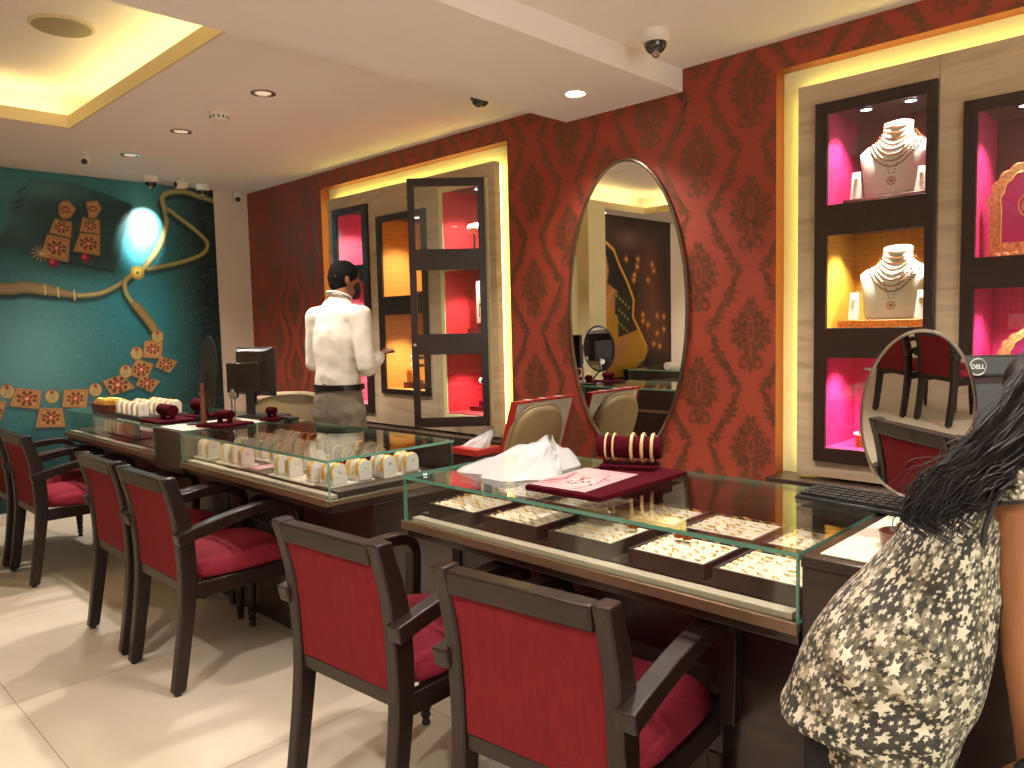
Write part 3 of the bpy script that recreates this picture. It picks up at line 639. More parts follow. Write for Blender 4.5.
# ------------------------------------------------------------------ dark picture of a draped woman on the stub wall (reflected in the oval mirror)
def mir(px, py, Y=5.188):                     # a point of that wall met by way of the mirror plane
    d = ray(px, py); t_ = Y/d.y; p = CAM+d*t_; return (2*XW-p.x, p.z)
PXO = -1.62
def zm(pts): return [(mir(540+x/2.4, 150+y/2.4)[0]-PXO, mir(540+x/2.4, 150+y/2.4)[1]-.35) for x, y in pts]
def sari(P):
    U, V = P.U, P.V; P.mix(value_noise(U, V, 4, 9)*.5, '4A2418'); P.glow(*zm([(215, 215)])[0], .22, '8A6A60', .6, .10)
    P.poly(zm([(250, 215), (275, 215), (320, 480), (235, 480)]), '6A3A28', .08, .5)
    for x_, y_ in ((210, 262), (238, 262), (272, 275), (276, 290), (236, 280), (230, 300), (262, 312), (300, 400), (284, 398), (250, 395), (262, 420), (284, 440), (300, 430), (250, 410), (276, 465), (290, 470), (228, 312)):
        a = zm([(x_, y_)])[0]; P.glow(*a, .035, 'E08A40', .9); P.disc(*a, .012, 'FFE0A0', soft=.01)
    for x_ in (240, 272, 284): P.line(zm([(x_, 230), (x_, 470)]), .008, '7A4A34', .01, .6)
    P.poly(zm([(140, 215), (165, 213), (190, 250), (215, 320), (212, 420), (150, 380)]), '150C0A', .01)
    P.poly(zm([(140, 250), (162, 255), (168, 290), (163, 322), (140, 330)]), 'C98A60', .02)
    P.poly(zm([(140, 325), (165, 320), (190, 340), (200, 380), (175, 400), (140, 380)]), 'B87850', .01)
    for k in range(3): P.line(zm([(140, 345+k*10), (165, 352+k*10), (178, 335+k*4)]), .008, 'D8B050', .004)
    P.poly(zm([(184, 345), (205, 335), (224, 350), (220, 410), (218, 452), (190, 450), (182, 400)]), '1B2414', .01)
    for k in range(14): P.disc(*zm([(188+(k*7) % 30, 350+k*7)])[0], .018, 'A8903C')
    P.poly(zm([(140, 370), (165, 375), (190, 400), (192, 450), (240, 430), (262, 480), (255, 500), (235, 520), (220, 545), (130, 545)]), 'B88420', .01)
    for k in range(9): P.line(zm([(140+k*12, 395+k*5), (150+k*13, 545)]), .008, '8A5A14', .006, .7)
    P.poly(zm([(188, 452), (217, 452), (205, 490), (180, 520), (160, 525), (160, 508), (180, 495)]), 'B87850', .01)
    P.line(zm([(162, 222), (180, 240), (195, 280), (212, 315), (228, 360), (226, 400), (240, 430), (258, 470)]), .035, 'D8A040', .01)
PW = mir(672, 300)[0]
PXO = PW
t = picture('portrait_mural', painted('printed_dark_picture', .35, .5), (PW, 5.188, .35), (.5-PW, 0, 0), (0, 0, ZC-.36), 240, 260, sari, base='2A1210')
tag(t, 'dark wall picture of a woman in a golden sari, seen in the oval mirror', 'wall picture')

# ------------------------------------------------------------------ armchairs
def make_chair():
    t = thing('armchair', '', 'chair', (0, 0, 0))
    W2 = .232; sp_ = [(-.026, 0, .044), (.002, .18, .048), (.022, .36, .056), (.022, .50, .064), (.008, .66, .064), (-.028, .810, .054)]
    pts = crom([(x, z, w_) for x, z, w_ in sp_], 5)
    for sgn in (-1, 1):
        y0, y1 = (W2-.042, W2) if sgn > 0 else (-W2, -W2+.042); m = MB(); R = []
        for p in pts: x, z, w_ = p; R.append([(x, y0, z+.012), (x+w_, y0, z), (x+w_, y1, z), (x, y1, z+.012)] if 0 < z < .809 else [(x, y0, z+.012), (x+w_, y0, z+.012), (x+w_, y1, z+.012), (x, y1, z+.012)])
        m.loft(R); leg = m.build('rear_leg', CHAIRW, t, bevel=.006, seg=3)
        MB().cyl((-.004, (y0+y1)/2, 0), (-.004, (y0+y1)/2, .0125), .014, n=12).build('foot_glide', BLACKP, leg)
        prof = [(.013, .0), (.016, .006), (.013, .012), (.012, .022), (.019, .034), (.013, .046), (.020, .060), (.014, .074), (.018, .084), (.021, .12), (.026, .24), (.028, .30)]
        fl = MB().lathe(prof, (.512, sgn*(W2-.026), 0), 16).box((.486, sgn*(W2-.026)-.026, .30), (.538, sgn*(W2-.026)+.026, .408)).build('front_leg', CHAIRW, t, bevel=.003)
        # arm: flat curved board that turns down into the post
        ap = crom([(.008, 0, .590), (.10, 0, .612), (.24, 0, .640), (.38, 0, .655), (.465, 0, .648), (.506, 0, .612), (.510, 0, .54), (.500, 0, .38)], 5)
        m = MB(); R = []; n_ = len(ap); yc = sgn*(W2+.010)
        for i, p in enumerate(ap):
            a = ap[max(i-1, 0)]; b_ = ap[min(i+1, n_-1)]; tg = (b_-a).normalized(); nr = Vector((-tg.z, 0, tg.x)); s_ = i/(n_-1)
            th = .024-.005*min(1, s_*2) if s_ < .5 else .019; wd = .024 if s_ < .6 else .022
            R.append([p+nr*th+Vector((0, yc-wd, 0)), p+nr*th+Vector((0, yc+wd, 0)), p-nr*th+Vector((0, yc+wd, 0)), p-nr*th+Vector((0, yc-wd, 0))])
        m.loft(R); m.build('armrest', CHAIRW, t, bevel=.005, seg=3)
    tx = pts[-1].x
    MB().loft([[(x, y, z) for x, z in ((tx+.002, .817), (tx+.044, .819), (tx+.050, .765), (tx+.010, .761))] for y in (-W2+.0435, W2-.0435)]).build('top_rail', CHAIRW, t, bevel=.006, seg=3)
    MB().box((.034, -W2+.043, .380), (.072, W2-.043, .420)).build('lower_rail', CHAIRW, t, bevel=.003)
    # upholstered back, following the rake
    def xb(z):
        for a, b_ in zip(pts, pts[1:]):
            if a.y <= z <= b_.y: k = (z-a.y)/(b_.y-a.y); return a.x+(b_.x-a.x)*k
        return pts[-1].x
    m = MB(); nz_, ny_ = 14, 12; Y = [(-W2+.043)+(2*W2-.086)*j/ny_ for j in range(ny_+1)]; Z = [.4205+(.761-.4205)*i/nz_ for i in range(nz_+1)]
    def edge(i, n_): k = min(i, n_-i)/n_; return min(1, k*5)**.5
    fr_ = [[m.bm.verts.new((xb(z)+.010-.008*edge(i, nz_)*edge(j, ny_), y, z)) for j, y in enumerate(Y)] for i, z in enumerate(Z)]
    bk = [[m.bm.verts.new((xb(z)+.050+.030*edge(i, nz_)*edge(j, ny_), y, z)) for j, y in enumerate(Y)] for i, z in enumerate(Z)]
    for G_ in (fr_, bk):
        for i in range(nz_):
            for j in range(ny_): m._face((G_[i][j], G_[i+1][j], G_[i+1][j+1], G_[i][j+1]))
    per = [(0, j) for j in range(ny_+1)]+[(i, ny_) for i in range(1, nz_+1)]+[(nz_, j) for j in range(ny_-1, -1, -1)]+[(i, 0) for i in range(nz_-1, 0, -1)]
    for a, b_ in zip(per, per[1:]+per[:1]): m._face((fr_[a[0]][a[1]], fr_[b_[0]][b_[1]], bk[b_[0]][b_[1]], bk[a[0]][a[1]]))
    m.build('backrest', FAB, t, ang=50)
    m = MB()
    m.box((.060, -W2+.006, .348), (.486, -W2+.034, .408)).build('side_rail', CHAIRW, t, bevel=.003)
    MB().box((.060, W2-.034, .348), (.486, W2-.006, .408)).build('side_rail', CHAIRW, t, bevel=.003)
    MB().box((.500, -W2+.053, .348), (.530, W2-.053, .408)).build('front_rail', CHAIRW, t, bevel=.003)
    R = []
    for z, ins, rr in ((.4085, .012, 3.5), (.418, .002, 4), (.440, .0, 4), (.462, .006, 4), (.476, .024, 3.5), (.485, .06, 3), (.490, .11, 2.6), (.4925, .17, 2.3)):
        R.append([Vector((.300+x, y, z)) for x, y in superell(.222-ins, W2-.010-ins, 40, rr+1)])
    MB().loft(R).build('seat', SEATF, t, ang=60)
    return t
ch = make_chair(); pc = proto(ch)
XC = 1.085
CHAIRS = [(XC+.022, 1.078, .10, 'crimson armchair nearest the camera, in front of the nearest glass counter'),
 (XC-.008, 1.752, .065, 'second nearest crimson armchair, pulled up to the gap between the two glass counters'),
 (XC, 3.055, .01, 'crimson armchair in the middle of the row, right one of the close pair'),
 (XC+.005, 3.600, -.01, 'crimson armchair in the middle of the row, left one of the close pair'),
 (XC-.015, 4.895, .0, 'crimson armchair second from the left edge, near the teal picture'),
 (XC-.025, 5.43, .0, 'crimson armchair cut off by the left edge of the photo'),
 (-4.12, 1.98, -2.38, 'crimson armchair across the shop, seen left in the small desk mirror'),
 (-3.77, 1.55, -2.36, 'crimson armchair across the shop, seen right in the small desk mirror'),
 (.33, .82, -2.48, 'crimson armchair low in the small desk mirror, nearest to it'),
 (-.75, 5.12, -math.pi/2, 'crimson armchair under the sari picture, seen in the oval mirror')]
for i, (x, y, rz, lb) in enumerate(CHAIRS):
    if i == 0: ch.location = (x, y, 0); ch.rotation_euler = (0, 0, rz); ch['label'] = lb
    else: dup(pc, (x, y, 0), rz, lb)

# ------------------------------------------------------------------ glass-topped display counters
X0C, X1C, ZB, ZT = 1.462, 2.056, .735, .884
LIGHTWOOD = pbr('pale_ledge_laminate', 'BDB19A', .5)
TRIMM = pbr('bronze_edge_trim', '8E735C', .35, .6)
BEDM = pbr('counter_bed_laminate', '4A3A33', .3, coat=.3)
def pane(parent, a, b_, axis, name='glass_pane'):
    # glass sheet whose thin edges are green; axis = thickness direction
    m = MB(); m.box(a, b_); m.bm.faces.ensure_lookup_table(); m.bm.normal_update()
    for f in m.bm.faces: f.material_index = 0 if abs(f.normal[axis]) > .5 else 1
    return m.build(name, [GLASS_CASE, EDGE], parent, smooth=False)
def counter(y0, y1, label, dx=0):
    xa, xb_ = X0C+dx, X1C+dx
    t = thing('display_counter', label, 'display counter', ((xa+xb_)/2, (y0+y1)/2, 0))
    MB().box((xa, y0, .716), (xb_, y1, ZB-.001)).build('deck_edge', TRIMM, t, bevel=.002)
    MB().box((xa-.012, y0-.002, .716), (xa-.0005, y1+.002, .742)).build('front_trim', TRIMM, t, bevel=.002)
    MB().box((xa+.010, y0+.002, .688), (xb_-.01, y1-.002, .7155)).build('fascia', WOODH, t, bevel=.002)
    MB().box((xa+.20, y0+.042, .06), (xb_-.01, y1-.042, .6875)).build('pedestal', WOODH, t, bevel=.003)
    MB().box((xa+.23, y0+.06, 0), (xb_-.03, y1-.06, .0595)).build('plinth', BLACKP, t)
    for a, b_ in ((y0, y0+.04), (y1-.04, y1)): MB().box((xa+.195, a, 0), (xb_, b_, .6875)).build('end_panel', WOODH, t, bevel=.002)
    MB().box((xa+.058, y0+.02, ZB-.0005), (xb_-.03, y1-.02, .757)).build('bed', BEDM, t, bevel=.001)
    MB().box((xa+.016, y0+.02, ZB-.0005), (xa+.050, y1-.02, .750)).build('front_ledge', LIGHTWOOD, t, bevel=.002)
    g = .008
    pane(t, (xa, y0, ZB), (xa+g, y1, ZT-.0105), 0); pane(t, (xa+g+.0004, y0, ZB), (xb_-.004, y0+g, ZT-.0105), 1); pane(t, (xa+g+.0004, y1-g, ZB), (xb_-.004, y1, ZT-.0105), 1)
    pane(t, (xa-.004, y0-.002, ZT-.010), (xb_+.004, y1+.002, ZT), 2, 'glass_top')
    MB().box((xb_-.012, y0+.01, ZB), (xb_-.006, y1-.01, ZT-.011)).build('rear_sliding_panel', WOODH, t)
    return t
counter(.645, 1.925, 'nearest glass-topped jewellery counter holding flat trays of rings')
c2 = counter(2.362, 3.628, 'middle glass-topped jewellery counter holding white bangle blocks')
counter(3.962, 5.40, 'farthest glass-topped jewellery counter in front of the teal picture')
# pierced lattice on the middle counter's kneehole
m = MB()
for k in range(9):
    for j in range(3): m.tube([Vector((X0C+.196, 2.92+k*.052+.02*math.cos(a*math.pi/6), .56-j*.05+.02*math.sin(a*math.pi/6))) for a in range(12)], .0035, 5, loop=True)
tag(m.build('carved_lattice', pbr('silvered_lattice', '6E645C', .4, .6), c2), kind='stuff')
def desk(y0, y1, label, iy0, iy1, name='service_desk'):
    t = thing(name, label, 'desk', ((X0C+X1C)/2, (y0+y1)/2, 0))
    if y0 > 0:
        MB().box((X0C+.006, y0, .675), (X1C, y1, .8555)).build('carcass', WOODH, t, bevel=.002); MB().box((X0C+.20, y0, .07), (X1C, y1, .6745)).build('pedestal', WOODH, t, bevel=.002)
    else:
        MB().box((X0C+.006, y0, .07), (X1C, y1, .8555)).build('carcass', WOODH, t, bevel=.002); MB().box((X0C-.002, .1505, .856), (X1C+.22, y1, .8800)).build('worktop', WOODH, t, bevel=.003)
    MB().box((X0C+(.24 if y0 > 0 else .04), y0+.02, 0), (X1C-.04, y1-.02, .0695)).build('plinth', BLACKP, t)
    MB().box((X0C-.002, y0, .856), (X1C if y0 > 0 else 2.40, y1 if y0 > 0 else .15, .8800)).build('worktop', WOODH, t, bevel=.003)
    MB().box((X0C+.026, iy0, .8803), (X0C+.455, iy1, .8835)).build('cream_inlay', pbr('cream_desk_inlay', 'EADFC9', .45), t, bevel=.001)
desk(-.95, .640, 'dark service desk with a cream inlay where the woman leans', -.85, .612)
desk(3.633, 3.957, 'narrow dark service desk with cream inlay between the two far glass counters', 3.655, 3.94)

# ------------------------------------------------------------------ ring trays of the nearest counter
TRAYF = pbr('dark_tray_frame', '3A2B25', .5, var=.2, scale=9)
def make_tray(w_, d_):
    t = thing('jewellery_tray', '', 'tray', (0, 0, 0)); h = .036
    m = MB(); o = .007
    m.box((-w_/2, -d_/2, 0), (w_/2, d_/2, .004))
    for a, b_ in (((-w_/2, -d_/2), (w_/2, -d_/2+o)), ((-w_/2, d_/2-o), (w_/2, d_/2)), ((-w_/2, -d_/2+o), (-w_/2+o, d_/2-o)), ((w_/2-o, -d_/2+o), (w_/2, d_/2-o))): m.box((*a, .004), (*b_, h))
    m.build('tray_frame', TRAYF, t, world=False)
    m = MB(); n = 6; R = []
    for k in range(n):
        x0 = -w_/2+o+.001+(w_-2*o-.002)*k/n; x1 = -w_/2+o+.001+(w_-2*o-.002)*(k+1)/n
        R += [(x0, h-.009), ((x0*.75+x1*.25), h-.003), ((x0*.25+x1*.75), h-.003), (x1-.0004, h-.009)]
    m.loft([[(x, y, z) for x, z in R]+[(x1, y, .0045), (-w_/2+o+.001, y, .0045)] for y in (-d_/2+o+.001, d_/2-o-.001)])
    m.build('ribbed_pad', PAD, t, world=False, ang=60)
    return t
tp = proto(make_tray(.198, .212))
front = [1.765, 1.512, 1.258, .995, .762]; back = [1.730, 1.482, 1.238, 1.003, .768]
names_f = ['front-row ring tray at the far left end of the nearest counter', 'second front-row ring tray from the left in the nearest counter', 'middle front-row tray in the nearest counter', 'front-row tray with a pair of brown-gold studs, second from the right in the nearest counter', 'front-row ring tray at the right end of the nearest counter, beside the leaning woman']
names_b = ['rear-row tray at the left end of the nearest counter, under the plastic bag', 'rear-row tray under the maroon jewellery board in the nearest counter', 'rear-row middle tray just right of the maroon board in the nearest counter', 'rear-row tray second from the right in the nearest counter', 'rear-row tray at the right end of the nearest counter, under the yellow reflection']
TR = []
for i in range(10):
    x, y = (1.617, front[i]) if i < 5 else (1.868, back[i-5]); lb = (names_f+names_b)[i]
    if i == 0: o = tp[0]; o.location = (x, y, .7573); o['label'] = lb
    else: o = dup(tp, (x, y, .7573), 0, lb)
    o['group'] = 'trays in the nearest counter'; TR.append((x, y, lb))
def ring_mesh(kind):
    m = MB(); r = .0095
    if kind == 0:
        m.tube([(0, r*math.cos(a*math.pi/6), r*math.sin(a*math.pi/6)) for a in range(12)], .0013, 5, loop=True); m.sphere((0, 0, r+.001), .0032, 6)
    elif kind == 1:
        for k in range(6): m.sphere((0, .0065*math.cos(k*math.pi/3), .004+.0065*math.sin(k*math.pi/3)), .0034, 6, (.5, 1, 1))
        m.sphere((0, 0, .004), .0042, 6, (.7, 1, 1)); m.lathe([(.0028, -.012), (.004, -.009), (.0015, -.004)], (0, 0, 0), 6)
    else:
        m.tube([(0, r*1.25*math.cos(a*math.pi/6), r*1.25*math.sin(a*math.pi/6)) for a in range(12)], .0022, 5, loop=True)
        for k in range(5): m.sphere((0, .006*(k-2)*.8, r*1.25+.001), .0030, 6)
    return m.build(['gold_ring', 'gold_earring', 'heavy_gold_ring'][kind], GOLD, org=(0, 0, 0))
rings = [ring_mesh(0), ring_mesh(1), ring_mesh(2)]
used = [False]*3
wh = ['far left front', 'second front', 'middle front', 'fourth front', 'right-end front', 'left-end rear', 'second rear', 'middle rear', 'fourth rear', 'right-end rear']
for i, (x, y, lb) in enumerate(TR):
    for a in range(6):
        for b_ in range(5):
            kind = (0, 0, 1, 1, 0, 2, 0, 1, 0, 1)[i] if rnd.random() > .12 else 2
            if rnd.random() < .06: continue
            src = rings[kind]; o = src if not used[kind] else src.copy()
            if used[kind]: C.objects.link(o)
            used[kind] = True
            o.location = (x-.079+a*.0316+rnd.uniform(-.003, .003), y-.078+b_*.039+rnd.uniform(-.005, .005), .7573+.0375); o.rotation_euler = (rnd.uniform(-.15, .15), rnd.uniform(-1.25, -.75), rnd.uniform(-.4, .4)); s_ = rnd.uniform(.55, .85); o.scale = (s_,)*3
            nm = ('gold ring', 'flower-headed gold earring', 'heavier gold ring')[kind]
            tag(o, 'small %s standing in the %s tray of the nearest counter' % (nm, wh[i]), 'jewellery', '%ss in the %s tray' % (nm, wh[i]))
COPPER = pbr('brown_gold', 'A0581E', .35, .9)
for k, (dx, dy) in enumerate(((.045, .05), (.045, .025))):
    m = MB()
    for q in range(8): m.sphere((.009*math.cos(q*math.pi/4), .009*math.sin(q*math.pi/4), 0), .0045, 8)
    m.sphere((0, 0, .002), .008, 10); o = m.build('stud_earring', COPPER, org=(0, 0, 0)); o.location = (1.617+dx, .995+dy, .803)
    tag(o, 'large round brown-gold stud earring lying on the fourth front tray', 'earring', 'pair of brown-gold studs')
m = MB()
for q in range(9): m.sphere((.010*math.cos(q*math.pi/4.5), .010*math.sin(q*math.pi/4.5), 0), .004, 8)
m.sphere((0, 0, .002), .007, 10); o = m.build('stud_earring', COPPER, org=(0, 0, 0)); o.location = (1.66, 1.185, .803)
tag(o, 'large brown-gold stud lying on the middle front tray', 'earring')

# ------------------------------------------------------------------ white bangle blocks in the middle and far counters
def arch(w_, h, n=12):
    r = w_/2; return [(-r, 0)]+[(-r*math.cos(math.pi*k/n), h-r+r*math.sin(math.pi*k/n)) for k in range(n+1)]+[(r, 0)]
def make_block(mat, stud=True):
    t = thing('bangle_block', '', 'bangle display', (0, 0, 0)); w_, h, th = .062, .078, .040
    MB().prism(arch(w_, h), lambda a, b_, c: (a, c, b_), -th/2, th/2).build('padded_body', mat, t, bevel=.003, world=False)
    if stud: MB().lathe([(.006, 0), (.006, .002), (.003, .004)], (0, 0, 0), 12, Matrix.Translation((0, -th/2-.0005, .05)) @ Matrix.Rotation(math.pi/2, 4, 'X')).build('end_button', pbr('pearl_button', 'D8D0C4', .3), t, world=False)
    return t
def band_mesh(w_, h, wd, nm, mat, bumps=True):
    m = MB(); A = arch(w_, h, 14); A = [(a*1.0, b_) for a, b_ in A[1:-1]]; A = [(A[0][0], A[0][1]-.028)]+A+[(A[-1][0], A[-1][1]-.028)]
    R = []
    for i, (a, b_) in enumerate(A):
        cx, cz = 0, h-w_/2; d = Vector((a, 0, max(0, b_-cz))); d = d.normalized() if d.length > 0 else Vector((1, 0, 0)); p = Vector((a, 0, b_))
        ww = wd*(1+.35*math.sin(i*2.2)) if bumps else wd
        R.append([p+d*.0005+Vector((0, -ww/2, 0)), p+d*.0035+Vector((0, -ww/3, 0)), p+d*.0035+Vector((0, ww/3, 0)), p+d*.0005+Vector((0, ww/2, 0))])
    m.loft(R); return m.build(nm, mat, org=(0, 0, 0))
bw = make_block(WHITEV); pw = proto(bw); bmn = make_block(MAROONV, False); pmn_ = proto(bmn)
bang = [band_mesh(.064, .079, .016, 'gold_bangle', GOLD), band_mesh(.064, .079, .007, 'gold_bangle', GOLD, False)]
bu = [False, False]; fw, fmn = [True], [True]
def put_block(x, y, z, mat, glabel, label, s=1.0):
    pr_, fl = (pw, fw) if mat == 'w' else (pmn_, fmn)
    if fl[0]: o = pr_[0]; o.location = (x, y, z); o['label'] = label; o['group'] = glabel; fl[0] = False
    else: o = dup(pr_, (x, y, z), 0, label, glabel)
    o.scale = (s,)*3
    k = rnd.randrange(2); src = bang[k]; b_ = src if not bu[k] else src.copy()
    if bu[k]: C.objects.link(b_)
    bu[k] = True; b_.location = (x, y-.006+rnd.uniform(-.004, .004), z); b_.scale = (s,)*3
    tag(b_, ('gold bangle over a %s' % label).replace('on the dark tray ', '').replace(', showing its arched face', ''), 'bangle', 'gold bangles: '+glabel)
ZBED = .7655
rows = [(1.556, [3.575, 3.497, 3.335, 3.255, 3.17, 2.85, 2.762, 2.598], 'white bangle block in the front row of the middle counter', 'front row blocks, middle counter', 'w'),
        (1.700, [3.50, 3.44, 3.33, 3.26, 3.16, 3.09, 2.90, 2.82], 'white bangle block in the second row of the middle counter', 'second row blocks, middle counter', 'w'),
        (1.830, [3.56, 3.48, 3.40, 3.30, 3.20, 3.12], 'white bangle block in the third row of the middle counter', 'third row blocks, middle counter', 'w'),
        (1.830, [2.86, 2.79, 2.72], 'maroon bangle block in the third row of the middle counter', 'maroon blocks in the third row, middle counter', 'm'),
        (1.955, [3.59, 3.50, 3.43], 'white bangle block in the back row of the middle counter', 'back row blocks, middle counter', 'w'),
        (1.955, [3.35, 3.28, 3.21, 3.14, 2.88, 2.80, 2.72], 'maroon bangle block in the back row of the middle counter', 'maroon back row blocks, middle counter', 'm')]
for x, Y_, lb, g, mt in rows:
    for y in Y_: put_block(x, y, ZBED, mt, g, lb)
for x, y in ((1.575, 2.478), (1.685, 2.472), (1.800, 2.470), (1.900, 2.452)):
    for j in (0, 1): put_block(x, y+j*.055, ZBED, 'w', 'blocks at the right end of the middle counter', 'white bangle block at the right end of the middle counter, showing its arched face')
WBASE = pbr('white_display_base', 'E9DFCE', .5)
bases = [(1.555, 3.535, .14), (1.555, 3.255, .24), (1.555, 2.76, .26), (1.555, 2.598, .07), (1.700, 3.30, .48), (1.700, 2.86, .17), (1.83, 3.34, .52), (1.83, 2.79, .24), (1.955, 3.358, .50), (1.955, 2.80, .26), (1.632, 2.497, .20), (1.862, 2.487, .185)]
for i, (x, y, l) in enumerate(bases):
    if i >= 10: o = MB().box((x-l/2, y-.040, .7575), (x+l/2, y+.075, .7650))
    else: o = MB().box((x-.045, y-l/2, .7575), (x+.045, y+l/2, .7650)) if not i == 3 else MB().box((x-.045, y-.042, .7575), (x+.045, y+.042, .7650))
    tag(o.build('white_plate', WBASE, bevel=.001), ('flat white base plate under a run of bangle blocks in the middle counter'), 'plate', 'base plates in the middle counter')
tag(MB().box((1.545, 3.045, .7575), (1.66, 3.13, .7590)).build('leaflet', pbr('pink_leaflet', 'D9A0A8', .5, var=.4, scale=60)), 'small pink printed leaflet lying between bangle blocks in the middle counter', 'leaflet')
# far counter: inside
tag(MB().box((1.545, 4.45, .7575), (1.64, 5.03, .7650)).build('dark_plate', BLACKP, bevel=.001), 'dark plate under the bangle blocks inside the farthest counter', 'plate')
for k in range(7): put_block(1.59, 4.98-k*.062, .7655, 'w', 'blocks inside the farthest counter', 'white bangle block inside the farthest counter', .95)
tag(MB().box((1.72, 4.3, .7575), (1.9, 5.2, .7650)).build('display_tray', pbr('grey_tray', '8E867C', .4), bevel=.001), 'empty grey tray lying inside the farthest counter', 'tray')
# far counter: on top
ZG = ZT+.0006
t = thing('display_tray', 'dark tray carrying white bangle blocks on top of the farthest counter', 'tray', (1.66, 4.52, ZG))
MB().box((1.53, 4.33, ZG), (1.80, 4.74, ZG+.012)).build('tray_base', TRAYF, t, bevel=.002)
for k in range(5):
    for j, x in enumerate((1.57, 1.66, 1.75)): put_block(x, 4.70-k*.078, ZG+.0128, 'w', 'blocks on top of the farthest counter', 'white bangle block on the dark tray on top of the farthest counter', .92)
t = thing('wicker_basket', 'low woven maroon basket full of gold bangles on top of the farthest counter', 'basket', (1.61, 4.98, ZG))
R = []; nn = 60
for z, s_ in ((0, .95), (.004, 1), (.045, 1.06), (.050, 1.06), (.048, .98), (.008, .92)): R.append([(1.61+.085*s_*x/1, 4.98+.16*s_*y, ZG+z) for x, y in superell(1, 1, nn, 4)])
MB().loft(R).build('woven_body', pbr('woven_cane', '6A2A20', .6, var=.8, scale=90, bump=.6), t)
tor = MB().tube([(.028*math.cos(a*math.pi/9), 0, .028*math.sin(a*math.pi/9)) for a in range(18)], .0035, 6, loop=True).build('gold_bangle', GOLD, org=(0, 0, 0)); ft = True
for k in range(16):
    o = tor if k == 0 else tor.copy()
    if k: C.objects.link(o)
    o.location = (1.575+(k % 2)*.06+rnd.uniform(-.006, .006), 4.86+(k//2)*.034, ZG+.047); o.rotation_euler = (0, 0, rnd.uniform(-.3, .3)); tag(o, 'gold bangle standing in the woven basket on the farthest counter', 'bangle', 'bangles in the woven basket')

# velvet rolls and boards
def velvet_roll(name, label, c, L_, r, ang, base=(.16, .22), parent_group=None, legs=True, mat=MAROONV):
    t = thing(name, label, 'bracelet display', c, rz=ang)
    MB().box((-base[0]/2, -base[1]/2, 0), (base[0]/2, base[1]/2, .014)).build('base_board', mat, t, bevel=.003, world=False)
    for s_ in (-1, 1): MB().box((-.012, s_*L_*.38-.006, .0142), (.012, s_*L_*.38+.006, .030)).build('support', mat, t, world=False)
    MB().tube([(0, -L_/2, .030+r), (0, -L_/2+.004, .030+r), (0, L_/2-.004, .030+r), (0, L_/2, .030+r)], [r*.9, r, r, r*.9], 24).build('roll', mat, t, world=False)
    return t
velvet_roll('bracelet_display', 'maroon velvet roll stand left of the narrow desk, over the farthest counter', (1.60, 4.12, ZG), .16, .030, .0, (.20, .24))
velvet_roll('bracelet_display', 'taller maroon velvet roll standing behind the other by the round mirror', (1.80, 4.16, ZG), .11, .036, .2, (.13, .16))
velvet_roll('bracelet_display', 'maroon velvet roll stand with a turned wooden post on the narrow desk', (1.70, 3.665, .8850), .10, .024, .2, (.20, .19))
POSTED = t = [o for o in bpy.data.objects if o.name.startswith('bracelet_display')][-1]
MB().lathe([(.012, 0), (.014, .02), (.013, .14), (.020, .145), (.020, .152), (.009, .158), (.011, .175), (.010, .195), (.004, .2)], (1.625, 3.735, .8992), 18).build('turned_post', pbr('reddish_wood', '8A4A2A', .35, coat=.4), None).name = 'x_post'
po_ = bpy.data.objects['x_post']; wp = po_.location.copy(); po_.parent = POSTED; po_.location = Matrix.Rotation(-.2, 3, 'Z') @ (wp-POSTED.location); po_.name = 'turned_post'
velvet_roll('bracelet_display', 'small dark velvet roll beside the silver monitor post', (1.95, 3.662, .8850), .05, .020, .3, (.09, .09))
# maroon board with brochure, big roll and bangles on the nearest counter
t = thing('jewellery_board', 'maroon velvet board lying on the nearest glass counter', 'board', (1.765, 1.345, ZG), rz=.03)
MB().box((-.222, -.130, 0), (.222, .130, .016)).build('board', MAROONV, t, bevel=.004, world=False)
zb = ZG+.0166
def bro(P):
    U, V = P.U, P.V; n = value_noise(U, V, 25, 3); P.mix(n*.6, 'D89AA6'); P.glow(.10, .10, .05, 'F4E6E4', .9); P.glow(.2, .13, .07, 'E7B8B8', .8); P.glow(.07, .17, .06, 'A83A48', .6)
    for k in range(26): r_ = random.Random(k); P.disc(r_.uniform(.06, .17), r_.uniform(.03, .12), .007, '8E2430', ry=.004)
    P.line([(.03, .20), (.12, .15), (.2, .17)], .012, '9A2A38', .01, .7); P.line([(.02, .05), (.1, .03), (.22, .06)], .004, 'A03040', .004)
b0 = Vector((1.560, 1.268, zb+.0016))
tag(picture('brochure', painted('glossy_brochure_print', .25), b0, (.285, .028, 0), (-.010, .190, 0), 90, 80, bro, base='DDB8BA'), 'pink and cream jewellery brochure lying on the maroon board', 'brochure')
t = velvet_roll('bracelet_display', 'long maroon velvet roll on the board with gold bangles around it', (1.925, 1.385, zb), .195, .034, .42, (.100, .17))
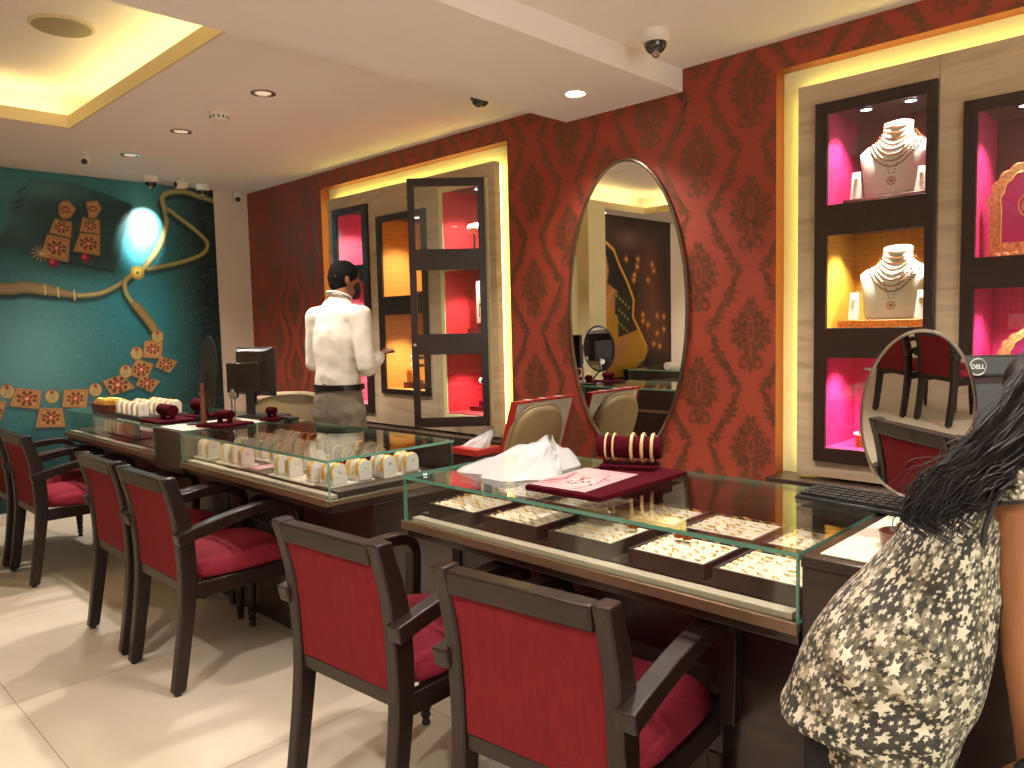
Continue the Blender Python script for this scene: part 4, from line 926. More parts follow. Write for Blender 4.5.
for k, (s_, kind) in enumerate(((-.068, 'w'), (-.045, 'w'), (.012, 'g'), (.044, 'g'), (.074, 'g'))):
    dx, dy = -math.sin(.42)*-s_, math.cos(.42)*-s_
    c = Vector((1.925+math.sin(.42)*s_, 1.385-math.cos(.42)*s_*1.0, zb+.064)); m = MB(); a_ = Vector((math.cos(.42), math.sin(.42), 0))
    rr = .0405 if kind == 'g' else .0405
    m.tube([c+a_*rr*math.cos(q*math.pi/14)+Vector((0, 0, rr*math.sin(q*math.pi/14))) for q in range(28)], .0034 if kind == 'w' else .0055, 7, loop=True)
    if kind == 'g':
        for q in range(14): m.sphere(c+a_*(rr+.003)*math.cos(q*math.pi/7)+Vector((0, 0, (rr+.003)*math.sin(q*math.pi/7))), .0042, 6)
    tag(m.build('gold_bangle', PALEGOLD), ['thin gold bangle nearest the left end of the long velvet roll', 'second thin gold bangle on the long velvet roll', 'beaded gold bangle on the middle of the long velvet roll', 'beaded gold bangle second from the right end of the long velvet roll', 'beaded gold bangle at the right end of the long velvet roll'][k], 'bangle', 'bangles on the long velvet roll')

# crumpled plastic bags
pb, N, L, b = newmat('thin_white_plastic'); b.inputs['Base Color'].default_value = (.95, .95, .96, 1); b.inputs['Roughness'].default_value = .25; b.inputs['Alpha'].default_value = .5; b.inputs['Transmission Weight'].default_value = .15
def plastic(label, c, sx, sy, h, rz, seed, tail=True):
    rs = random.Random(seed); m = MB(); nr, na = 16, 44; rows_ = []
    ph = [rs.uniform(0, 6.28) for _ in range(9)]
    for i in range(nr+1):
        s_ = i/nr; ring = []
        for k in range(na):
            a = 2*math.pi*k/na
            wob = 1+.14*math.sin(3*a+ph[0])+.10*math.sin(5*a+ph[1]+s_*2)+.06*math.sin(9*a+ph[2])
            fold = .16*math.sin(7*a+ph[3]+s_*3)+.12*math.sin(13*a+ph[4]-s_*4)+.07*math.sin(23*a+ph[5]+s_*9)
            hh = h*((1-s_)**.75)*(1+fold*1.1)+h*.05*math.sin(17*a+s_*20)*(1-s_)
            lean = h*1.25*(1-s_)
            x, y = sx*s_*wob*math.cos(a)*(1 if not tail else 1+.25*math.cos(a)), sy*s_*wob*math.sin(a)
            ring.append(Vector((x+lean*.5, y-lean*.9, max(.0012, hh))))
        rows_.append(ring)
    rows_ = rows_[::-1]
    m.loft([r for r in rows_[:-1]], caps=True)
    M = Matrix.Translation(Vector(c)) @ Matrix.Rotation(rz, 4, 'Z')
    for v in m.bm.verts: v.co = M @ v.co
    return tag(m.build('plastic_bag', pb, org=c, ang=80), label, 'plastic bag')
plastic('crumpled translucent white plastic bag on the nearest glass counter', (1.735, 1.675, ZG), .20, .17, .085, .6, 5)
plastic('small clear plastic bag lying on the red-edged box behind the counters', (2.785, 3.01, .7005), .065, .08, .075, .0, 8)
# ------------------------------------------------------------------ things behind the counters
REDP = pbr('red_tape', 'B02A24', .4); CART = pbr('white_carton_film', 'C9C2B0', .22, var=.25, scale=7, coat=.5)
BEIGE = pbr('beige_chair_leather', '9C8660', .45, var=.12, scale=6, bump=.1)
def staff_chair(x, y, z0, rz, label, sx=.24, sz=.235):
    t = thing('staff_chair', label, 'chair', (x, y, 0), rz=rz)
    R = []
    for d, s_ in ((-.028, .90), (-.022, .97), (0, 1.0), (.022, .97), (.028, .90)): R.append([Vector((sx*s_*a, d+.05*(a*a), z0+sz*s_*b_)) for a, b_ in superell(1, 1, 48, 2.6)])
    MB().loft(R).build('backrest', BEIGE, t, world=False, ang=60)
    pr_ = [Vector((sx*.90*a, -.030+.05*a*a, z0+sz*.90*b_)) for a, b_ in superell(1, 1, 48, 2.6)]
    MB().tube(pr_, .006, 8, loop=True).build('piping', BEIGE, t, world=False)
    R = []
    for z, s_ in ((.40, .9), (.41, 1), (.46, 1), (.485, .94), (.49, .7)): R.append([(.24*s_*a, .25+.23*s_*b_, z) for a, b_ in superell(1, 1, 40, 3)])
    MB().loft(R).build('seat', BEIGE, t, world=False)
    MB().beam((0, .04, .42), (0, .035, z0-.1), .07, .012, up=(0, 1, 0)).build('back_bracket', BLACKP, t, world=False)
    MB().cyl((0, .25, .10), (0, .25, .40), .025, n=16).build('column', CHROME, t, world=False)
    for k in range(5): a = k*2*math.pi/5; lg = MB().beam((0, .25, .09), (.25*math.cos(a), .25+.25*math.sin(a), .06), .04, .025).build('base_leg', BLACKP, t, world=False); MB().sphere((.25*math.cos(a), .25+.25*math.sin(a), .028), .028, 10).build('caster', BLACKP, lg, world=False)
    return t
t = thing('staff_chair', 'staff chair with a square plastic-wrapped back edged in red and a beige pad', 'chair', (2.93, 2.78, 0))
SH_ = lambda x, y, z: Vector((x+.03, y-.02+(.965-z)*.34, z))
def slab4(mb, x0, x1, y0, y1, z0, z1): mb.loft([[SH_(x0, y0, z0), SH_(x1, y0, z0), SH_(x1, y1, z0), SH_(x0, y1, z0)], [SH_(x0, y0, z1), SH_(x1, y0, z1), SH_(x1, y1, z1), SH_(x0, y1, z1)]]); return mb
slab4(MB(), 2.7125, 3.1475, 2.668, 2.702, .565, .9525).build('wrapped_back', CART, t, bevel=.003)
m = MB(); slab4(m, 2.70, 2.712, 2.664, 2.706, .55, .965); slab4(m, 3.148, 3.16, 2.664, 2.706, .55, .965); slab4(m, 2.7121, 3.1479, 2.664, 2.706, .953, .965); slab4(m, 2.7121, 3.1479, 2.664, 2.706, .55, .5645); m.build('red_edging', REDP, t, bevel=.002)
for x in (2.79, 2.90, 3.03): slab4(MB(), x, x+.026, 2.663, 2.707, .9655, .968).build('white_sticker', pbr('white_label_paper', 'E8E4DC', .5), t)
R = []
for d, s_ in ((-.045, .84), (-.040, .93), (-.026, .985), (-.010, 1.0), (.0, 1.0)): R.append([SH_(2.885+.198*s_*a, 2.667+d, .742+.190*s_*b_) for a, b_ in superell(1, 1, 56, 2.5)])
MB().loft(R).build('beige_pad', BEIGE, t, ang=60)
MB().tube([SH_(2.885+.202*a, 2.655, .742+.194*b_) for a, b_ in superell(1, 1, 56, 2.5)], .007, 8, loop=True).build('pad_piping', BEIGE, t)
MB().loft([[Vector((2.93+.22*s_*a, 2.56+.20*s_*b_, z)) for a, b_ in superell(1, 1, 40, 3)] for z, s_ in ((.40, .9), (.41, 1), (.46, 1), (.485, .94), (.49, .7))]).build('seat', BEIGE, t)
for x in (2.74, 3.11):
    MB().tube([(x, 2.42, 0), (x, 2.44, .40)], .013, 10).build('leg', CHROME, t); MB().tube([(x, 2.86, 0), (x, 2.80, .42), SH_(x, 2.69, .62)], .013, 10).build('leg', CHROME, t)
staff_chair(2.36, 4.22, .80, -.5, 'staff chair with wide rounded beige back behind the far monitor', .27, .18)
t = thing('gift_box', 'red-edged box with a dark window standing at the end of the low cabinet', 'box', (2.78, 3.01, 0))
MB().box((2.70, 2.92, 0), (2.87, 3.10, .665)).build('box_body', pbr('dark_box_card', '3A1E1C', .4), t, bevel=.003)
MB().box((2.692, 2.912, .6655), (2.878, 3.108, .700)).build('lid', REDP, t, bevel=.003)
# opposite counter under the sari picture (seen in the oval mirror)
counter2 = counter(0, 1.5, 'glass-topped counter below the sari picture, seen in the oval mirror')
counter2.rotation_euler = (0, 0, math.pi/2)
counter2.location = (-.45, 4.18, 0)
tag(MB().tube([(-1.1, 4.09, .922), (-.4, 4.07, .922), (.26, 4.06, .922)], .036, 20).build('paper_roll', pbr('cream_paper', 'E9E0CE', .7)), 'long cream paper roll on the counter below the sari picture', 'paper roll')

# ------------------------------------------------------------------ what stands inside the display cabinets
def bust(x, y, z, s, label, pend=True, rows=8):
    t = thing('necklace_bust', label, 'bust', (x, y, z)); R = []
    for zz, a, b_, dx in ((0, .088, .030, -.03), (.01, .092, .034, -.03), (.07, .100, .040, -.022), (.125, .112, .044, -.014), (.150, .114, .040, -.008), (.168, .095, .036, -.002), (.182, .062, .033, 0), (.198, .045, .036, 0), (.222, .042, .038, .002), (.236, .043, .039, .003), (.240, .034, .030, .003)):
        R.append([Vector((dx*1.0+b_*q, a*p, zz))*s for p, q in superell(1, 1, 32, 2.3)])
    MB().loft(R).build('padded_bust', WHITEV, t, world=False, ang=80)
    tn = thing('gold_necklace', 'gold bead necklace on the %s' % label.replace('white necklace ', ''), 'necklace', (x, y, z))
    def fx(yy, zz):
        for (z0, a0, b0, d0), (z1, a1, b1, d1) in zip(prof, prof[1:]):
            if z0 <= zz <= z1: k = (zz-z0)/(z1-z0); a = a0+(a1-a0)*k; b_ = b0+(b1-b0)*k; d = d0+(d1-d0)*k; return d-b_*max(.0, 1-min(1, abs(yy)/a)**2.3)**(1/2.3)
        return -.04
    prof = [(0, .088, .030, -.03), (.07, .100, .040, -.022), (.125, .112, .044, -.014), (.150, .114, .040, -.008), (.168, .095, .036, -.002), (.182, .062, .033, 0), (.198, .043, .034, 0), (.26, .042, .038, .004)]
    m = MB()
    for r in range(rows):
        n = 17+2*r
        for k in range(n):
            u_ = -1+2*k/(n-1); yy = u_*(.038+.0062*r); zz = .222-.0075*r-(.006+.0105*r)*(1-u_*u_)
            m.sphere(Vector((fx(yy, zz)-.001, yy, zz))*s, .0042*s, 6)
    if pend:
        for k in range(9):
            for sg in (-1, 1): zz = .150-.010*k; yy = sg*(.030*(1-k/9)+.003); m.sphere(Vector((fx(yy, zz)-.001, yy, zz))*s, .0034*s, 6)
        for k in range(8): a = k*math.pi/4; zz = .045+.012*math.sin(a); yy = .012*math.cos(a); m.sphere(Vector((fx(yy, zz)-.001, yy, zz))*s, .0045*s, 6)
        m.sphere(Vector((fx(0, .045)-.003, 0, .045))*s, .007*s, 8)
    m.build('gold_beads', pbr('antique_gold', '9A5E2C', .4, .6), tn, world=False)
def card(x, y, z, h, label, rz=0, w_=.045):
    t = thing('earring_card', label, 'earring stand', (x, y, z), rz=rz)
    MB().loft([[(0, -w_/2, 0), (.03, -w_/2, 0), (.03, w_/2, 0), (0, w_/2, 0)], [(.022, -w_*.36, h), (.026, -w_*.36, h), (.026, w_*.36, h), (.022, w_*.36, h)]]).build('card', WHITEV, t, world=False, bevel=.002)
    m = MB(); zc = h*.7; xx = .022*.7-.002
    for k in range(6): m.sphere((xx, .005*math.cos(k*math.pi/3), zc+.005*math.sin(k*math.pi/3)), .003, 6)
    m.sphere((xx-.002, 0, zc), .004, 6).sphere((xx-.004, 0, zc-.016), .005, 8); m.build('earring', GOLD, t, world=False)
def fl(k): return {'A0': 1.811, 'A1': 1.301, 'A2': .791, 'B0': 1.553, 'B1': .926, 'E1': .916, 'F0': 1.811, 'F1': 1.301, 'F2': .791}[k]+.0005
MW = pbr('maroon_lacquer_step', '5A1420', .25, coat=.5); ORB = pbr('orange_brocade', 'D07A2A', .5, var=.6, scale=110); PBR = pbr('peach_brocade', 'E39A62', .5, var=.5, scale=90)
def slab(name, a, b_, mat, label, cat): return tag(MB().box(a, b_).build(name, mat, bevel=.003), label, cat)
slab('display_plinth', (3.34, .96, fl('A0')), (3.54, 1.29, fl('A0')+.030), MW, 'maroon lacquered step under the bust in the top window right of the oval mirror', 'plinth')
bust(3.445, 1.105, fl('A0')+.0306, 1.28, 'white necklace bust in the top window right of the oval mirror')
card(3.36, 1.245, fl('A0')+.0306, .115, 'white earring card left of the bust in the top window right of the mirror', .2)
card(3.35, .995, fl('A0')+.0306, .10, 'white earring card right of the bust in the top window right of the mirror', -.2)
t = MB()
for k in range(7): t.sphere((3.315+.012*math.cos(k*.9), 1.075+.018*math.sin(k*.9), fl('A0')+.007), .0065, 8)
tag(t.build('gold_earrings', pbr('red_gold', 'D0612A', .3, .6)), 'cluster of red-gold earrings on the ledge before the top bust', 'earrings')
slab('display_plinth', (3.32, .95, fl('A1')), (3.54, 1.30, fl('A1')+.034), ORB, 'orange brocade plinth in the middle gold-lined window', 'plinth')
bust(3.445, 1.10, fl('A1')+.0346, 1.27, 'white necklace bust in the middle gold-lined window')
card(3.35, 1.245, fl('A1')+.0346, .115, 'white earring card left of the bust in the gold-lined window', .2)
card(3.34, .985, fl('A1')+.0346, .115, 'white earring card right of the bust in the gold-lined window', -.2)
t = thing('trinket_box', 'small red and gold box with upright figure in the lowest window', 'box', (3.40, 1.20, fl('A2')))
MB().lathe([(.045, 0), (.048, .01), (.046, .045), (.050, .050)], (3.40, 1.20, fl('A2')), 8).build('box_body', ORB, t)
m = MB()
for k in range(10): m.sphere((3.40+.047*math.cos(k*math.pi/5), 1.20+.047*math.sin(k*math.pi/5), fl('A2')+.055), .007, 8)
m.build('pearl_rim', WHITEV, t); MB().lathe([(.014, .056), (.018, .08), (.010, .10), (.014, .115), (.004, .13)], (3.40, 1.20, fl('A2')), 12).build('figure', GOLD, t)
t = thing('chain_stand', 'thin stand with a hanging gold chain in the lowest window by the oval mirror', 'stand', (3.48, 1.10, fl('A2')))
MB().cyl((3.48, 1.06, fl('A2')), (3.48, 1.06, fl('A2')+.33), .003, n=8).beam((3.48, 1.04, fl('A2')+.33), (3.48, 1.24, fl('A2')+.33), .012, .012).cyl((3.48, 1.06, fl('A2')), (3.48, 1.06, fl('A2')+.008), .03, n=16).build('frame', CHROME, t)
m = MB()
for k in range(22): m.sphere((3.475, 1.215, fl('A2')+.325-k*.0125), .0032, 6)
m.build('chain', GOLD, t)
def ogee_arch(w_, h, n=9, sc_=.012):
    P = [(-w_/2, 0), (-w_/2, h*.55)]
    for k in range(n*4+1):
        a = math.pi-math.pi*k/(n*4); r = 1+.07*abs(math.sin(k*math.pi/4)); P.append((w_/2*math.cos(a)*r, h*.55+h*.42*math.sin(a)**1.0*r*(1+.10*math.exp(-((a-math.pi/2)/.16)**2))))
    P += [(w_/2, h*.55), (w_/2, 0)]; return P
def arch_box(x, y, z, w_, h, th, label, emblem=True):
    t = thing('arched_gift_box', label, 'gift box', (x, y, z), rz=.12); f_ = lambda a, b_, c: (c, a, b_)
    MB().prism(ogee_arch(w_, h), f_, 0, th).build('scalloped_body', PBR, t, world=False, bevel=.002)
    MB().prism([(a*.66, b_*.80+h*.10) for a, b_ in ogee_arch(w_, h, 7)], f_, -.004, -.0005).build('pink_panel', pbr('magenta_card', 'C0186E', .5), t, world=False)
    MB().tube([(-.004, a*.68, b_*.815+h*.095) for a, b_ in ogee_arch(w_, h, 7)], .0022, 6).build('gold_piping', GOLD, t, world=False)
    MB().box((-.006, -w_/2*.86, .0), (-.0045, w_/2*.86, h*.17)).build('peach_band', PBR, t, world=False)
    if emblem:
        m = MB(); cz = h*.55
        m.tube([(-.0055, .032*math.cos(a*math.pi/12)*(1 if math.sin(a*math.pi/12) < 0 else 1-.5*math.sin(a*math.pi/12)**2), cz+.045*math.sin(a*math.pi/12)) for a in range(24)], .002, 5, loop=True)
        for s_ in (.5, .75): m.tube([(-.0055, .026*s_*math.cos(a*math.pi/8), cz-.008+.026*s_*math.sin(a*math.pi/8)) for a in range(16)], .0018, 5, loop=True)
        m.sphere((-.006, 0, cz+.01), .008, 8, (.3, 1, 1)); m.build('gold_emblem', GOLD, t, world=False)
arch_box(3.40, .635, fl('B0'), .25, .36, .03, 'tall peach box with scalloped arch and magenta panel in the upper right window')
arch_box(3.42, .60, fl('B1')+.12, .24, .25, .03, 'scalloped peach and magenta box in the lower right window', False)
slab('display_plinth', (3.36, .40, fl('B1')), (3.52, .72, fl('B1')+.1195), MW, 'maroon block under the scalloped box in the lower right window', 'plinth')
tag(MB().box((3.352+.268, .665, fl('B1')+.36), (3.352+.2715-.0025, .735, fl('B1')+.42)).build('badge', pbr('pink_badge', 'E08AA8', .5, var=.5, scale=200)), 'small square pink badge on the back of the lower right window', 'badge')
for k in range(6): pass
t = thing('gold_hem_trim', 'row of peach shells along the sill of the upper right window', 'decoration', (3.33, .64, fl('B0')))
for k in range(7): MB().sphere((3.33, .72-k*.03, fl('B0')+.012), .014, 10, (.7, 1, .85)).build('shell', PBR, t)
def tbar(x, y, z, h, label, n=1, ry=1.57):
    t = thing('bracelet_stand', label, 'bracelet stand', (x, y, z))
    MB().lathe([(.03, 0), (.032, .004), (.012, .012), (.007, .02), (.007, h)], (x, y, z), 16).build('post', BLACKP, t)
    for k in range(n): zz = z+h-k*.055; MB().tube([(x, y-.055, zz), (x, y+.055, zz)], .013, 14).build('crossbar', BLACKP, t); MB().tube([(x, y+.056, zz), (x, y+.058, zz), (x, y+.070, zz), (x, y+.072, zz)], [.012, .018, .018, .012], 16).build('white_end_cap', WHITEV, t)
slab('display_steps', (3.36, 4.02, fl('E1')), (3.56, 4.38, fl('E1')+.045), MW, 'dark step block in the lower orange window right of the man', 'plinth')
tbar(3.45, 4.315, fl('E1')+.0456, .17, 'black bracelet stand with two white-tipped bars in the lower orange window', 2)
slab('display_steps', (3.40, 4.02, 1.5625), (3.56, 4.30, 1.60), MW, 'dark step block in the upper orange window right of the man', 'plinth')
for key, nm in (('F1', 'middle'), ('F2', 'lowest')):
    t = thing('display_steps', 'maroon stepped block in the %s red window behind the open glass door' % nm, 'plinth', (3.48, 3.61, fl(key)))
    MB().box((3.39, 3.43, fl(key)), (3.58, 3.72, fl(key)+.03)).build('lower_step', MW, t, bevel=.002); MB().box((3.43, 3.43, fl(key)+.0305), (3.58, 3.67, fl(key)+.065)).build('upper_step', MW, t, bevel=.002)
tbar(3.455, 3.605, fl('F2')+.0655, .13, 'black bracelet stand with one white tip in the lowest red window', 1)
t = thing('ring_cushion_stand', 'white cushioned watch stand hanging in the top red window', 'stand', (3.42, 3.66, fl('F0')))
MB().lathe([(.035, 0), (.035, .01), (.008, .015), (.008, .13)], (3.42, 3.66, fl('F0')), 16).build('post', BLACKP, t)
MB().tube([(3.42, 3.61, fl('F0')+.16), (3.42, 3.615, fl('F0')+.16), (3.42, 3.695, fl('F0')+.16), (3.42, 3.70, fl('F0')+.16)], [.026, .034, .034, .026], 20).build('cushion', WHITEV, t)
MB().tube([(3.42+.036*math.cos(a*math.pi/10), 3.64, fl('F0')+.16+.036*math.sin(a*math.pi/10)) for a in range(20)], .004, 6, loop=True).build('gold_watch', GOLD, t)
def hpos(P):
    for (a, b_) in (((.025, .04), (.025, .20)),): P.line([a, b_], .010, '1A1412', .004)
    P.line([(.025, .10), (.04, .13), (.055, .12), (.058, .04)], .009, '1A1412', .004); P.line([(.085, .04), (.085, .12)], .009, '1A1412', .004); P.disc(.085, .145, .007, '1A1412')
    P.line([(.01, .26), (.10, .26)], .003, 'B05030', .003)
tag(picture('lettered_card', painted('cream_card_print', .5), (3.425, 3.662, fl('F1')+.0655), (0, -.11, 0), (0, 0, .27), 60, 140, hpos, base='F0D8BC'), 'cream card with black lettering in the middle red window', 'card')

# ------------------------------------------------------------------ monitors, desk mirrors, keyboard
def up_quat(nx, ny, nz=0): return Vector((nx, ny, nz)).to_track_quat('Z', 'Y')
TOPB = .0455
def monitor(name, label, c, yaw, w_, h, z0, logo=None, logo_scale=.02, stand='back', top_only=False):
    # local frame: x along the screen's width, y out of its back, z up
    t = thing(name, label, 'monitor', (c[0], c[1], z0), rz=yaw); zc = c[2]-z0
    MB().box((-w_/2, -.018, zc-h/2), (w_/2, .004, zc+h/2)).build('screen_housing', BLACKP, t, world=False, bevel=.004)
    MB().box((-w_/2+.008, -.0195, zc-h/2+.010), (w_/2-.008, -.0183, zc+h/2-.008)).build('screen', pbr('screen_glass', '0B0C10', .08), t, world=False)
    MB().loft([[(-w_/2+.004, .0045, zc-h/2+.004), (w_/2-.004, .0045, zc-h/2+.004), (w_/2-.004, .0045, zc+h/2-TOPB), (-w_/2+.004, .0045, zc+h/2-TOPB)], [(-w_/2+.03, .028, zc-h/2+.03), (w_/2-.03, .028, zc-h/2+.03), (w_/2-.03, .028, zc+h/2-TOPB-.016), (-w_/2+.03, .028, zc+h/2-TOPB-.016)]]).build('back_shell', pbr('dark_brown_plastic', '2B1D1A', .3), t, world=False, bevel=.002)
    MB().box((-.03, .0285, .02), (.03, .045, zc)).build('stand_neck', BLACKP, t, world=False, bevel=.003)
    MB().box((-.11, -.14, 0), (.11, .046, .012)).build('stand_foot', BLACKP, t, world=False, bevel=.004)
    return t, zc
mc_ = Vector((1.985, .375, 1.118))   # centre of the near monitor
myaw = math.radians(-45+180)
mt, zc = monitor('monitor', 'dark monitor seen from behind at the right edge, round maker emblem on its back', (2.040, .405, 1.118), 0, .44, .275, .8842)
# in this frame +y (the back) looks towards the customers; emblem on the band along the top
mt.rotation_euler = (0, 0, math.radians(134.4))
lg = thing('x', '', '', (0, 0, 0)); bpy.data.objects.remove(lg)
MB().box((-.214, .0046, zc+.093), (.214, .010, zc+.1335)).build('top_band', pbr('grey_plastic_band', '38332F', .35), mt, world=False, bevel=.003)
LOGO = pbr('silver_logo', 'C8C6C0', .3, .3)
lx = .084
rg = MB().tube([(lx+.0185*math.cos(a*math.pi/18), .0112, zc+.1125+.0185*math.sin(a*math.pi/18)) for a in range(36)], .0016, 6, loop=True).build('emblem_ring', LOGO, mt, world=False)
tx = bpy.data.curves.new('DELL', 'FONT'); tx.body = 'DELL'; tx.size = .0140; tx.extrude = .0006; tx.align_x = 'CENTER'; tx.align_y = 'CENTER'; tx.offset = .0004
to = bpy.data.objects.new('emblem_letters', tx); C.objects.link(to); to.parent = mt; to.location = (lx, .0118, zc+.1125); to.rotation_euler = (math.radians(90), 0, math.pi)
bpy.context.view_layer.update(); me = bpy.data.meshes.new_from_object(to.evaluated_get(bpy.context.evaluated_depsgraph_get())); o2 = bpy.data.objects.new('emblem_letters', me); C.objects.link(o2); o2.parent = mt; o2.location = to.location; o2.rotation_euler = to.rotation_euler; bpy.data.objects.remove(to); me.materials.clear(); me.materials.append(LOGO)
# keyboard
t = thing('keyboard', 'black keyboard on the desk under the oval desk mirror', 'keyboard', (1.975, .615, .8842), rz=-.12)
t.location = (2.0, .42, .8842)
MB().loft([[(-.055, -.18, 0), (.055, -.18, 0), (.055, .20, 0), (-.055, .20, 0)], [(-.052, -.178, .010), (.052, -.178, .022), (.052, .198, .022), (-.052, .198, .010)]]).build('body', BLACKP, t, world=False, bevel=.002)
m = MB()
for r in range(5):
    for k in range(15): x = -.042+r*.019; z = .012+(x+.05)*.11; m.box((x, -.172+k*.0243, z), (x+.015, -.172+k*.0243+.020, z+.006))
tag(m.build('keys', pbr('grey_keys', '3A3836', .5), t, world=False), kind='stuff')
t.location = (1.930, .645, .8850)
# oval desk mirror at the leaning woman's desk
Mc = PD(916, 415, 1.620); nrm = Vector((-.958, -.04, -.036)).normalized()
t = thing('desk_mirror', 'oval mirror with a thin chrome rim on the desk beside the leaning woman', 'mirror', (Mc.x+.02, Mc.y-.01, .8842))
sx_ = Vector((0, 0, 1)).cross(nrm).normalized(); uy_ = nrm.cross(sx_).normalized(); tl = math.radians(-6)
sx2 = sx_*math.cos(tl)+uy_*math.sin(tl); uy2 = uy_*math.cos(tl)-sx_*math.sin(tl)
def el(a, b_, d, n=72): return [Mc+nrm*d+sx2*a*math.cos(2*math.pi*k/n)+uy2*b_*math.sin(2*math.pi*k/n) for k in range(n)]
A_, B_ = .108, .178
MB().loft([el(A_-.002, B_-.002, 0), el(A_-.002, B_-.002, -.003)]).build('mirror_glass', MIRROR, t, smooth=False)
MB().loft([el(A_+.001, B_+.001, -.0035), el(A_-.006, B_-.006, -.012)]).build('back_plate', BLACKP, t)
R = [el(A_+.001+.0035*math.cos(q*math.pi/4), B_+.001+.0035*math.cos(q*math.pi/4), .0035*math.sin(q*math.pi/4)) for q in range(8)]
MB().loft(R, loop=True).build('rim', CHROME, t)
bc = Mc-nrm*.012
MB().tube([bc-uy2*.02, bc+Vector((.025, -.005, -.02)), (Mc.x+.045, Mc.y-.015, .96), (Mc.x+.045, Mc.y-.015, .90)], .006, 12).build('stem', CHROME, t)
MB().lathe([(.06, 0), (.062, .006), (.05, .012), (.012, .018)], (Mc.x+.045, Mc.y-.015, .8842), 28).build('foot', CHROME, t)
t = thing('round_dish', 'small round brown dish on the cream desk inlay, touching the woman\'s dress', 'dish', (1.60, .50, .8842))
MB().lathe([(.030, 0), (.040, .004), (.044, .030), (.041, .031), (.036, .008), (.002, .006)], (1.635, .505, .8842), 32).build('bowl', pbr('brown_lacquer', '6A3A26', .3, coat=.4), t)
# far desk: round mirror seen from behind, monitor on a silver arm, small bottle stand
t = thing('desk_mirror', 'round black-backed mirror seen from behind on the narrow desk, by the turned post', 'mirror', (1.64, 3.75, .8842))
mc2 = PD(208, 373, 3.84); n2 = Vector((.985, -.12, -.05)).normalized(); s2 = Vector((0, 0, 1)).cross(n2).normalized(); u2 = n2.cross(s2)
def ci(r, d, n=48): return [mc2+n2*d+s2*r*math.cos(2*math.pi*k/n)+u2*r*1.28*math.sin(2*math.pi*k/n) for k in range(n)]
MB().loft([ci(.135, -.004), ci(.140, .002), ci(.136, .008)]).build('back_plate', BLACKP, t)
MB().loft([ci(.132, .0085), ci(.132, .0095)]).build('mirror_glass', MIRROR, t)
MB().loft([[mc2+n2*(.003+.004*math.sin(q*math.pi/3))+s2*(.142+.004*math.cos(q*math.pi/3))*math.cos(2*math.pi*k/48)+u2*(.142+.004*math.cos(q*math.pi/3))*1.28*math.sin(2*math.pi*k/48) for k in range(48)] for q in range(6)], loop=True).build('rim', BLACKP, t)
MB().tube([mc2-n2*.012, mc2-u2*.17-n2*.02, (1.645, 3.862, .90), (1.645, 3.862, .885)], .007, 10).build('stem', BLACKP, t)
MB().lathe([(.05, 0), (.05, .006), (.01, .012)], (1.645, 3.862, .8842), 24).build('foot', BLACKP, t)
TOPB = .006
mt2, zc2 = monitor('monitor', 'small black monitor on the narrow desk turned away from the customers', (1.96, 3.84, 1.135), 0, .30, .255, .8842)
mt2.rotation_euler = (0, 0, math.radians(100))
MB().box((-.045, .0285, -.02+.10), (.045, .033, .20)).build('mount_plate', BLACKP, mt2, world=False)
t = thing('card_terminal_screen', 'flat dark panel on a silver post beside the small far monitor', 'screen', (1.84, 3.83, .8842))
MB().cyl((1.82, 3.82, .8842), (1.82, 3.82, 1.05), .011, n=16).cyl((1.82, 3.82, .8842), (1.82, 3.82, .892), .035, n=24).build('silver_post', CHROME, t)
MB().box((-.085, -.006, 0), (.085, .006, .155), Matrix.Translation((1.87, 3.80, 1.03)) @ Matrix.Rotation(math.radians(-48), 4, 'Z')).build('panel', pbr('dark_brown_panel', '2A1F19', .4), t, bevel=.003)
MB().cyl((1.812, 3.800, 1.02), (1.832, 3.820, 1.02), .022, n=20).build('hub', CHROME, t)
MB().box((2.00, 3.56, .8850), (2.05, 3.69, .8995)).build('cash_slab', BLACKP, None, bevel=.003)
bpy.data.objects['cash_slab']['label'] = 'small black flat device at the back of the narrow desk'; bpy.data.objects['cash_slab']['category'] = 'device'; bpy.data.objects['cash_slab'].name = 'card_reader'

